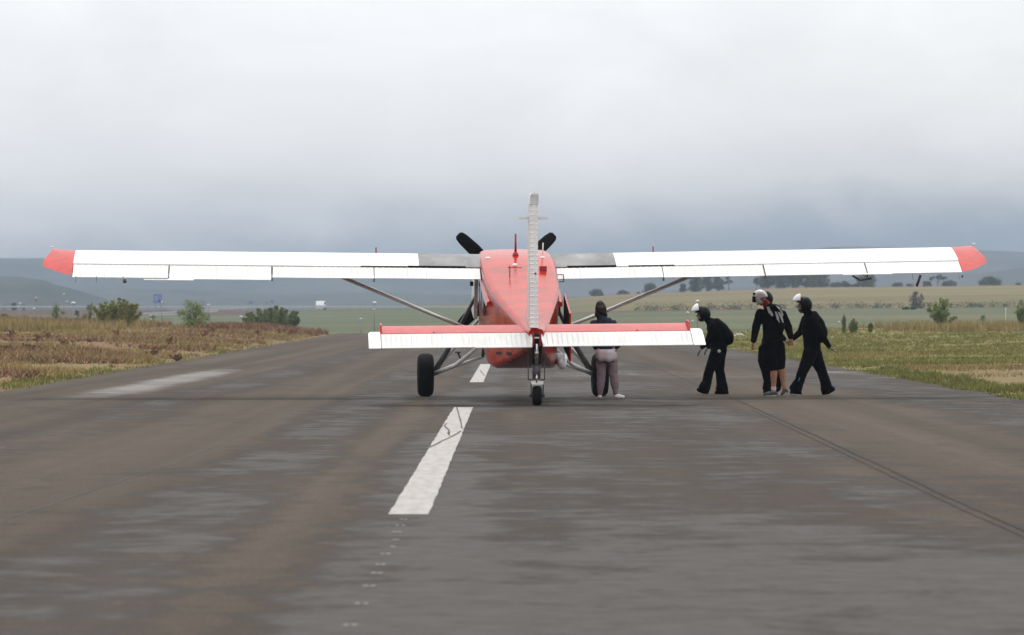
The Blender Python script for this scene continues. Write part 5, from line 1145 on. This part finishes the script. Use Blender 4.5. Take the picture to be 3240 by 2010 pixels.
MB().tube([(0, 0, -.1), (0, 0, 1.35)], .012, 6).build('shaft', 'sign_white', root, True); MB().lathe((0, 0, 1.35), [(.014, 0), (.016, .02), (.004, .04)], 'z', 8).build('cap', 'sign_white', root)
def sign_root(px, D, name, label, zg=None, group=None):
    x = (px - CX) * D / F; z = height(x, D) if zg is None else zg; r = empty(name, (x, D, z)); tag(r, label, 'sign', group); return r, D / F
r, k = sign_root(499, 980, 'road_sign', 'blue rectangular motorway sign on two posts')
zt, zb = EYE + (HY - 932) * k - r.location.z, EYE + (HY - 958) * k - r.location.z; wd = 26.5 * k
pnl = MB().box((0, 0, (zt + zb) / 2), (wd, .08, zt - zb)).build('panel', 'sign_blue', r)
hp = zt - zb
for a, b_, c_, e_ in ((-.42, .05, .80, .04), (.10, .42, .84, .04), (-.42, .42, .655, .035), (-.42, .18, .45, .06), (.24, .36, .50, .06), (-.42, .02, .20, .05)):
    MB().box(((a + b_) / 2 * wd, -.05, zb + hp * c_), ((b_ - a) * wd, .02, hp * e_ * (1.0 if e_ > .036 else .8))).build('lettering', 'sign_white', pnl)
MB().loft([[(.30 * wd, -.05, zb + hp * .40), (.44 * wd, -.05, zb + hp * .40), (.37 * wd, -.05, zb + hp * .30)], [(.30 * wd, -.06, zb + hp * .40), (.44 * wd, -.06, zb + hp * .40), (.37 * wd, -.06, zb + hp * .30)]]).build('arrow', 'sign_white', pnl)
for sx in (-.28, .36): MB().box((sx * wd, .08, (zb + .2) / 2), (.16, .14, zb + .2 + .2)).build('post', 'pole', r)
r, k = sign_root(643, 1000, 'sign_back', 'grey back of a two-post road sign behind the dense shrub', 2.05)
zt, zb = EYE + (HY - 953) * k - r.location.z, EYE + (HY - 971) * k - r.location.z
MB().box((0, 0, (zt + zb) / 2), (11 * k, .08, zt - zb)).build('panel', 'sign_grey', r)
for sx in (-6.5, 6.5): MB().box((sx * k, .0, (zt + .1) / 2 - .1), (.2, .16, zt + .3)).build('post', 'pole', r)
for px, yc, lb in ((795, 957, 'round blue road sign left of its twin beyond the wide shrub'), (861, 954, 'round blue road sign above the middle of the wide shrub')):
    r, k = sign_root(px, 1000, 'round_sign', lb, 2.05, 'round blue road signs'); zc = EYE + (HY - yc) * k - 2.05
    d_ = MB().lathe((0, 0, zc), [(.01, -.03), (4.2 * k, -.03), (4.2 * k, .03), (.01, .03)], 'y', 20).build('disc', 'sign_blue', r)
    MB().box((0, -.04, zc), (1.2 * k, .01, 4 * k), Matrix.Rotation(R(40), 3, 'Y')).build('arrow', 'sign_white', d_); MB().tube([(0, .06, -.1), (0, .06, zc)], .05, 6).build('post', 'pole', r)
for px, yc, lb in ((787, 957, 'dark sign back beside the left round blue sign'), (844, 957, 'dark sign back left of the right round blue sign'), (517, 957, 'small dark sign back right of the blue motorway sign')):
    r, k = sign_root(px, 1004, 'sign_back', lb, 2.05, 'dark sign backs on the motorway'); zc = EYE + (HY - yc) * k - 2.05
    MB().box((0, 0, zc), (4 * k, .05, 6 * k)).build('panel', 'pole', r); MB().tube([(0, .06, -.1), (0, .06, zc)], .05, 6).build('post', 'pole', r)
r, k = sign_root(114, 560, 'small_sign', 'small grey sign with white top edge at far left'); zt, zb = EYE + (HY - 943) * k - r.location.z, EYE + (HY - 957) * k - r.location.z
pnl = MB().box((0, 0, (zt + zb) / 2), (7.5 * k, .04, zt - zb)).build('panel', 'sign_grey', r); MB().box((0, 0, zt + .03), (8 * k, .06, .07)).build('top_edge', 'sign_white', pnl); MB().box((.1 * k, -.03, (zt + zb) / 2), (3 * k, .02, 6 * k), Matrix.Rotation(R(25), 3, 'Y')).build('symbol', 'interior', pnl)
MB().tube([(0, .03, -.1), (0, .03, zb)], .03, 6).build('post', 'pole', r)
road = mobj('motorway', [(-190, 999, 2.10), (30, 999, 2.10), (30, 1010, 2.12), (-190, 1010, 2.12)], [(0, 1, 2, 3)], 'asphalt'); tag(road, kind='structure')
def rail(pts, label, zoff=.6):
    root = empty('guard_rail', pts[0]); tag(root, label, 'guard rail', 'motorway guard rails'); o = Vector(pts[0]); be = MB(); po = MB()
    for i in range(len(pts) - 1):
        a, b_ = Vector(pts[i]) - o, Vector(pts[i + 1]) - o; n = max(1, int((b_ - a).length / 4))
        be.add([a + Vector((0, 0, zoff)), b_ + Vector((0, 0, zoff)), b_ + Vector((0, 0, zoff + .32)), a + Vector((0, 0, zoff + .32)), a + Vector((0, .08, zoff)), b_ + Vector((0, .08, zoff)), b_ + Vector((0, .08, zoff + .32)), a + Vector((0, .08, zoff + .32))],
               [(0, 1, 2, 3), (5, 4, 7, 6), (3, 2, 6, 7), (1, 0, 4, 5), (0, 3, 7, 4), (2, 1, 5, 6)])
        for j in range(n): p = a.lerp(b_, j / n); po.box(p + Vector((0, .14, .35)), (.12, .10, .9))
    be.build('beam', 'galv', root); tag(po.build('posts', 'pole', root), kind='stuff')
rail([(-185, 997, 2.05), (20, 997, 2.05)], 'near guard rail along the motorway'); rail([(-190, 1012, 2.08), (30, 1012, 2.08)], 'far guard rail along the motorway', .62)
def rp(px, py, D): p = W(px, py, D); return (p.x, p.y, p.z - .75)
rail([rp(452, 993, 900), rp(560, 987, 915), rp(660, 980, 935), rp(780, 973, 960)], 'guard rail of the slip road rising behind the dense shrub')
rail([rp(470, 998, 880), rp(580, 993, 895), rp(690, 984, 920)], 'lower guard rail of the slip road behind the dense shrub')
# white van far off on the motorway
k = 1004 / F; vx = (1016 - CX) * k; vr = empty('van', (vx, 1004, 2.11), R(84)); tag(vr, 'white van driving far off on the motorway', 'van')
def prism(pts, y0, y1): n = len(pts); return MB().add([(x, y0, z) for x, z in pts] + [(x, y1, z) for x, z in pts], [tuple(range(n)), tuple(range(2 * n - 1, n - 1, -1))] + [(i, i + n, (i + 1) % n + n, (i + 1) % n) for i in range(n)])
prism([(-1.9, .4), (-1.95, 1.1), (-1.55, 1.95), (.35, 2.0), (.95, 1.25), (2.0, 1.05), (2.1, .4)], -.9, .9).build('body', 'van', vr)
MB().box((-.6, -.905, 1.5), (1.5, .02, .45)).build('side_window', 'glass', vr); MB().box((.5, -.905, 1.45), (.4, .02, .4)).build('side_window', 'glass', vr)
for wx in (-1.2, 1.3): MB().lathe((wx, -.85, .35), [(.02, -.08), (.34, -.08), (.34, .08), (.02, .08)], 'y', 16).build('wheel', 'tyre', vr)
# pale rubble heap at the right crest
for i, (px, py, sz) in enumerate(((2322, 1034, 9), (2334, 1030, 11), (2346, 1031, 10), (2353, 1036, 7), (2329, 1038, 7))):
    k = 262 / F; rg_ = random.Random(i); bm = bmesh.new(); bmesh.ops.create_icosphere(bm, subdivisions=2, radius=sz * k * .62)
    for v_ in bm.verts: v_.co *= 1 + .35 * mnoise.noise(v_.co * 6 + Vector((i * 7, 0, 0))); v_.co.z *= .75
    me = bpy.data.meshes.new('rubble_stone'); bm.to_mesh(me); bm.free(); me.materials.append(MT['rock']); o = bpy.data.objects.new('rubble_stone', me); link(o); x = (px - CX) * k; o.location = (x, 262 + i * .3, height(x, 262) + sz * k * .2 + (1036 - py) * k * .6)
    tag(o, ('leftmost', 'largest', 'second largest', 'rightmost', 'lowest front')[i] + ' pale stone in the rubble heap beside the white-helmeted walker', 'stone', 'pale rubble heap')

# ------------------------------------------------------------------ far hills
def ridge(name, D, depth, pts, zb, seed, rough, nx=220, ny=22, x0=None, x1=None):
    """a wooded ridge: pts give its skyline as (column, row)"""
    pts = sorted(pts); k = D / F; xs_ = [p[0] for p in pts]; ys_ = [p[1] for p in pts]; V, Fc = [], []
    a0, a1 = (xs_[0], xs_[-1])
    for j in range(ny + 1):
        t = j / ny; y = D - depth * (1 - t)
        for i in range(nx + 1):
            px = a0 + (a1 - a0) * i / nx; x = (px - CX) * k; zt = EYE + (HY - np.interp(px, xs_, ys_)) * k
            n = mnoise.fractal((x * rough, y * rough, seed), 0.9, 2.1, 6)
            z = zb + (zt - zb) * (t ** 1.15) + n * (zt - zb) * .16 * t ** .5 + (.10 * (zt - zb)) * mnoise.noise((x * rough * 5, y * rough * 5, seed)) * t
            V.append((x, y, z))
    for i in range(nx + 1): px = a0 + (a1 - a0) * i / nx; V.append(((px - CX) * k, D + depth * .8, zb))
    for j in range(ny + 1):
        for i in range(nx): q = j * (nx + 1) + i; Fc.append((q, q + 1, q + nx + 2, q + nx + 1))
    o = mobj(name, V, Fc, 'hill', None, True); return tag(o, kind='structure')
ridge('wooded_hill', 2500, 400, [(-900, 950), (-300, 890), (0, 890), (70, 884), (140, 886), (200, 905), (270, 922), (350, 940), (500, 968), (650, 990), (900, 1010)], -8, 1, .006)
ridge('wooded_hill', 3400, 700, [(-1500, 900), (-300, 905), (200, 918), (480, 915), (700, 925), (1100, 935), (1500, 925), (1900, 930), (2300, 905), (2700, 880), (2900, 872), (3240, 850), (3700, 835), (4800, 860)], -10, 2, .003, 300, 26)
ridge('mountain', 4700, 1100, [(-2500, 800), (-400, 806), (300, 812), (900, 815), (1300, 812), (1800, 812), (2200, 810), (2700, 806), (3240, 803), (3900, 800), (5800, 800)], -12, 3, .0015, 320, 34)

# ------------------------------------------------------------------ the air
hb = MB().box((0, 2700, 54), (7000, 6200, 152)); haze = hb.build('haze', 'hill'); haze.data.materials.clear()
hm_ = bpy.data.materials.new('haze_air'); hm_.use_nodes = True; t = hm_.node_tree; t.nodes.clear()
ho = nn(t, 'ShaderNodeOutputMaterial'); pv = nn(t, 'ShaderNodeVolumePrincipled'); pv.inputs['Color'].default_value = (0.44, 0.54, 0.685, 1); pv.inputs['Density'].default_value = 1.85e-4; pv.inputs['Anisotropy'].default_value = 0.0
t.links.new(pv.outputs[0], ho.inputs['Volume']); haze.data.materials.append(hm_); tag(haze, 'thin blue-grey air over the whole valley', 'haze', kind='stuff')
